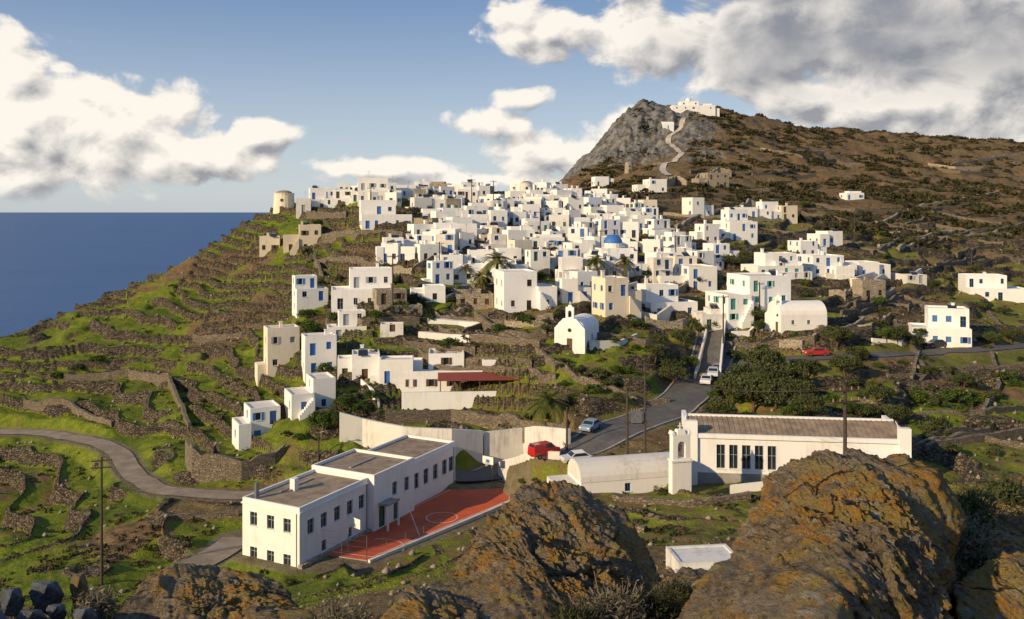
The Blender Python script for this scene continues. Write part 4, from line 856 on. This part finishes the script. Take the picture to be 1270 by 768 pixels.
def rock(name,uvy,mat,res=7,amp=.1,seed=1,k=1.0,ng=5):
    P=[Vector(((u-635)/F*Y,Y,(262-v)/F*Y)) for u,v,Y in uvy]
    bm=bmesh.new(); [bm.verts.new(p) for p in P]; bmesh.ops.convex_hull(bm,input=bm.verts); bm.normal_update()
    c=sum(P,Vector())/len(P); pls=[(np.array(f.normal),f.normal.dot(f.verts[0].co-c)) for f in bm.faces]; pls=[(n if d>0 else -n,abs(d)) for n,d in pls if abs(d)>1e-4]; bm.free()
    bm=bmesh.new(); bmesh.ops.create_icosphere(bm,subdivisions=6,radius=1); 
    if res>6: bmesh.ops.subdivide_edges(bm,edges=bm.edges[:],cuts=1 if res==7 else 3,use_grid_fill=True)
    me=bpy.data.meshes.new(name); bm.to_mesh(me); bm.free(); n=len(me.vertices); D=np.empty(n*3); me.vertices.foreach_get('co',D); D=D.reshape(-1,3); D/=np.linalg.norm(D,axis=1)[:,None]
    R=np.zeros(n)
    for nn,d in pls:
        q=np.maximum(D@nn,1e-3)/d; R+=q**50
    R=R**(-1/50); Q=D*R[:,None]
    W=Q+np.array(c)
    wp=n3(W,1.1*k,seed+50)*.20+n3(W,4*k,seed+51)*.04
    blk=0
    for (nx,ny,nz_,sp_,wt_) in ((.28,-.22,.93,.30,1.0),(.85,.3,-.3,.6,1.1),(-.35,.8,.4,.7,.9)):
        q=(W@np.array([nx,ny,nz_])+wp)/sp_; fi=np.floor(q); fb=q-fi; hsh=np.sin(fi*12.9898+seed*3.1)*43758.5453; hsh=hsh-np.floor(hsh)-.5; h2=np.sin((fi+1)*12.9898+seed*3.1)*43758.5453; h2=h2-np.floor(h2)-.5
        e_=sst(fb,.90,1.0); blk=blk+wt_*(hsh*(1-e_)+h2*e_-.4*np.exp(-((fb-.95)/.025)**2)*np.clip(.5+n3(W,1.5*k,seed+70)*2,0,1))
    d=amp*(blk*.75+n3(W,.8*k,seed)*.5+n3(W,2.0*k,seed+3)*.45-(np.abs(n3(W,4.1*k,seed+5))-.25)*.5+n3(W,9*k,seed+7)*.32-(np.abs(n3(W,17*k,seed+8))-.2)*.3+n3(W,36*k,seed+9)*.14)
    Q=Q+D*(d)[:,None]; me.vertices.foreach_set('co',(Q+np.array(c)).ravel()); me.materials.append(mat); me.polygons.foreach_set('use_smooth',np.ones(len(me.polygons),bool)); me.update()
    link(bpy.data.objects.new(name,me))
rock('lichen_boulder',[(560,738,7.6),(600,662,8.6),(652,601,9.6),(712,597,9.9),(770,636,9.6),(803,686,9.2),(805,725,8.6),(745,768,7.2),(600,810,6.3),(470,815,6.3),(668,672,8.3),(700,900,7.5),(620,900,9.5),(820,880,9.5),(480,880,8)],RK,8,.16,1)
rock('lichen_boulder',[(874,742,5.3),(923,645,6.1),(956,604,6.6),(1040,562,7.2),(1102,567,7.2),(1160,588,7.1),(1184,640,6.7),(1183,700,6.1),(1176,800,5.3),(824,800,4.9),(1000,810,4.2),(1020,650,5.9),(1100,1000,5.5),(900,1000,5.5),(1150,900,7.5),(900,900,7.0)],RK,8,.13,5,1.2)
rock('lichen_boulder',[(120,792,7),(190,718,8),(265,703,8.6),(335,728,8.2),(400,775,7.2),(260,830,6.4),(200,900,8),(380,900,8.4),(100,900,8)],RK,7,.11,9)
rock('lichen_boulder',[(430,800,6.3),(490,748,6.8),(540,722,7.6),(600,738,7.4),(580,810,6),(500,900,7),(640,900,7)],RK,7,.09,13)
rock('lichen_boulder',[(1190,640,9),(1232,592,10),(1310,585,10.5),(1380,640,10),(1380,900,9),(1200,900,8),(1180,720,8.2),(1290,700,8)],RK,7,.14,17)
rock('lichen_boulder',[(1195,735,6.2),(1240,690,6.8),(1320,670,7),(1340,800,6),(1200,810,5.6),(1260,950,6.5)],RK,7,.1,21)
rock('lichen_boulder',[(790,770,7.6),(820,735,8.4),(850,700,9.2),(885,706,9),(890,790,7.6),(850,880,8)],RK,7,.12,25)
for i,(u,v,w,h) in enumerate([(15,742,34,30),(58,735,46,30),(98,728,22,34),(40,765,40,20),(105,765,36,26),(-10,770,40,26),(70,757,26,14)]):
    Y=8.2-(v-728)*.03; rock('grey_rock',[(u-w/2,v,Y),(u+w/2,v+2,Y),(u-w*.35,v-h*.45,Y+.1),(u+w*.3,v-h*.5,Y+.1),(u,v-h*.3,Y-.25),(u,v,Y+.5),(u-w/3,v+h*.7,Y-.2),(u+w/3,v+h*.8,Y),(u+w*.1,v+h,Y+.3)],RG if i!=2 else RK,6,.018,40+i,4)
def near_shrub(name,u,v,Y,r,mat,nb=260,hgt=.6):
    c=np.array([(u-635)/F*Y,Y,(262-v)/F*Y]); V=[];Q=[];t=[]
    for i in range(nb):
        az=rng.uniform(0,6.28);el=rng.uniform(.15,1.4); d=np.array([math.cos(az)*math.cos(el),math.sin(az)*math.cos(el),math.sin(el)*hgt/ .6*.8]); L=r*rng.uniform(.6,1); sd=np.cross(d,[0,0,1.0]); sd/=np.linalg.norm(sd)+1e-6; w=.005
        p=c+rng.normal(size=3)*r*.12; bend=rng.normal(size=3)*.15*L
        P=[p,p+d*L*.5+bend*.3,p+d*L+bend]
        for j in range(2): k=len(V); V+=[P[j]-sd*w,P[j]+sd*w,P[j+1]+sd*w*.6,P[j+1]-sd*w*.6]; Q.append((k,k+1,k+2,k+3)); t+=[rng.uniform()]*4
        for j in range(14):
            q=P[1]+(P[2]-P[1])*rng.uniform(-.3,1)+rng.normal(size=3)*.03; a=rng.normal(size=3);a/=np.linalg.norm(a);b_=np.cross(a,d);s=.013*rng.uniform(.7,1.5);k=len(V); V+=[q-a*s*1.6,q-b_*s*.5,q+a*s*1.6,q+b_*s*.5];Q.append((k,k+1,k+2,k+3)); t+=[np.clip(rng.uniform(0,.6)+.4*(q[2]-c[2])/r,0,1)]*4
    me=new_mesh(name,np.array(V),np.array(Q),[mat]); at=me.attributes.new('tint','FLOAT','POINT'); at.data.foreach_set('value',np.array(t,np.float32)); link(bpy.data.objects.new(name,me))
for u,v,Y,r in((760,785,6.6,.38),(815,780,6.9,.34),(720,798,6.3,.3),(845,755,7.6,.26)): near_shrub('dry_shrub',u,v,Y,r,L_SC if r<.36 else L_DRY,300)
for u,v,Y,r in((1190,690,7.4,.34),(1205,650,8.2,.32),(1188,760,6.6,.3),(1212,725,7.4,.25),(1245,625,9.3,.26)): near_shrub('wild_shrub',u,v,Y,r,L_OL if r<.33 else L_DRY,230,.9)
near_shrub('dry_shrub',120,765,7.5,.25,L_DRY,160); near_shrub('dry_shrub',425,790,7.2,.3,L_DRY,200)
V=[];Q=[];t=[]
for i in range(18000):
    Y=rng.uniform(4.5,16);x=rng.uniform(-.75,.75)*Y
    z=look(x,Y); h=rng.uniform(.08,.3); a=rng.uniform(0,6.28); w=.008; s=np.array([math.cos(a)*w,math.sin(a)*w,0]); p=np.array([x,Y,z]); l=rng.normal(size=2)*.08; tip=p+[l[0],l[1],h]; k=len(V); V+=[p-s,p+s,tip+s*.1,tip-s*.1];Q.append((k,k+1,k+2,k+3));t+=[rng.uniform()]*4
me=new_mesh('dry_grass',np.array(V),np.array(Q),[L_DRY]); at=me.attributes.new('tint','FLOAT','POINT'); at.data.foreach_set('value',np.array(t,np.float32)); link(bpy.data.objects.new('dry_grass',me))
# ------------------------------------------------------------ light, sky, clouds
EL=math.radians(22); AZ=math.atan2(-0.78,-0.62)
sd=Vector((math.sin(AZ)*math.cos(EL),math.cos(AZ)*math.cos(EL),math.sin(EL)))
sl=bpy.data.lights.new('sun','SUN'); sl.energy=5.0; sl.angle=math.radians(.53); sl.color=(1.0,.77,.46); so=bpy.data.objects.new('sun',sl); so.rotation_euler=sd.to_track_quat('Z','Y').to_euler(); link(so)
w=bpy.data.worlds.new('World'); scene.world=w; w.use_nodes=True; t=w.node_tree; t.nodes.clear(); T=NT(t)
out=T.n('ShaderNodeOutputWorld'); bg=T.n('ShaderNodeBackground'); T.l.new(bg.outputs[0],out.inputs[0]); bg.inputs[1].default_value=0.1
sky=T.n('ShaderNodeTexSky',sky_type='NISHITA'); sky.sun_disc=False; sky.sun_elevation=EL; sky.sun_rotation=AZ%(2*math.pi); sky.altitude=300; sky.air_density=1.0; sky.dust_density=.6; sky.ozone_density=2.0
tc=T.n('ShaderNodeTexCoord'); sp=T.n('ShaderNodeSeparateXYZ'); T.l.new(tc.outputs['Generated'],sp.inputs[0]); X_,Y_,Z_=sp.outputs
A=T.m('ARCTAN2',X_,Y_); E=T.m('DIVIDE',Z_,T.m('MAXIMUM',T.m('SQRT',T.m('ADD',T.m('MULTIPLY',X_,X_),T.m('MULTIPLY',Y_,Y_))),.02))
BL=[(10,165,190,80,1.6),(130,160,150,58,1.35),(240,192,110,38,1.2),(322,170,50,24,.95),(0,85,60,60,1.2),(95,108,75,28,1.0),(678,40,84,38,1.15),(640,20,40,22,.8),(605,155,65,22,1.0),(652,122,45,18,.9),(690,190,110,32,1.0),(760,165,80,32,.95),(830,50,95,60,1.3),(960,50,170,80,1.6),(1120,40,190,95,1.8),(1250,90,180,100,1.8),(1120,130,170,48,1.35),(1000,120,90,36,1.2),(470,208,110,15,.8),(620,224,140,14,.8),(1400,80,200,140,1.7),(-150,120,170,110,1.3),(1040,-70,400,90,1.7)]
def field(A,E):
    acc=None
    for u,v,rx,ry,g in BL:
        a0=math.atan((u-635)/F); e0=(262-v)/F*math.cos(a0); ra=rx/F; re=ry/F
        dx=T.m('MULTIPLY',T.m('SUBTRACT',A,a0),1/ra); dy=T.m('MULTIPLY',T.m('SUBTRACT',E,e0),1/re)
        q=T.m('MULTIPLY',T.m('SUBTRACT',1.0,T.m('SQRT',T.m('ADD',T.m('MULTIPLY',dx,dx),T.m('MULTIPLY',dy,dy)))),g)
        acc=q if acc is None else T.m('SMOOTH_MAX',acc,q,.25)
    c=T.n('ShaderNodeCombineXYZ'); T.l.new(A,c.inputs[0]); T.l.new(T.m('MULTIPLY',E,1.35),c.inputs[1]); v=c.outputs[0]
    n=T.noise(v,12,11,.60,.25)
    nd=T.n('ShaderNodeTexVoronoi',feature='SMOOTH_F1'); T.l.new(v,nd.inputs['Vector']); nd.inputs['Scale'].default_value=34; nd.inputs['Smoothness'].default_value=.5
    bil=T.m('SUBTRACT',.5,nd.outputs['Distance'])
    return T.m('ADD',T.m('ADD',acc,T.m('MULTIPLY',T.m('SUBTRACT',n,.5),2.6)),T.m('MULTIPLY',bil,.6)),n
d0,n0=field(A,E)
d1,_=field(T.m('SUBTRACT',A,.011),T.m('ADD',E,.014))
al=T.ss(d0,-.05,.36)
lit=T.m('ADD',.74,T.m('MULTIPLY',T.m('SUBTRACT',d0,d1),1.0))
lit=T.m('ADD',lit,T.m('MULTIPLY',T.ss(A,-.35,-.15,1.0,0.0),.14)); lit=T.m('SUBTRACT',lit,T.m('MULTIPLY',T.ss(d0,.9,2.2),.08),clamp=True)
lit=T.m('MAXIMUM',lit,.12)
bank_=T.m('MULTIPLY',T.m('MULTIPLY',T.ss(A,.12,.30),T.ss(E,.08,.20)),T.ss(d0,-.1,1.3)); lit=T.m('MULTIPLY',lit,T.m('SUBTRACT',1.0,T.m('MULTIPLY',bank_,T.ss(n0,.3,.65,.55,.95))))
ccol=T.mix(lit,(2.3,2.45,2.85),(10.2,9.5,8.5))
grad=T.mix(T.ss(E,0.0,.30),(6.3,7.0,7.8),(1.5,2.7,5.2)); base=T.mix(.66,sky.outputs[0],grad)
pos_=T.ss(E,-.002,.03)
T.put(bg.inputs[0],T.mix(T.m('MULTIPLY',T.m('MULTIPLY',al,.95),pos_),base,ccol))
cd=bpy.data.cameras.new('camera'); cd.sensor_width=36; cd.lens=36*F/1270; cd.shift_y=-122/1270; cd.clip_start=.1; cd.clip_end=400000
co=bpy.data.objects.new('camera',cd); co.rotation_euler=(math.pi/2,0,0); link(co); scene.camera=co
scene.view_settings.view_transform='Standard'; scene.view_settings.look='None'; scene.view_settings.exposure=0
print('objects',len(scene.objects))
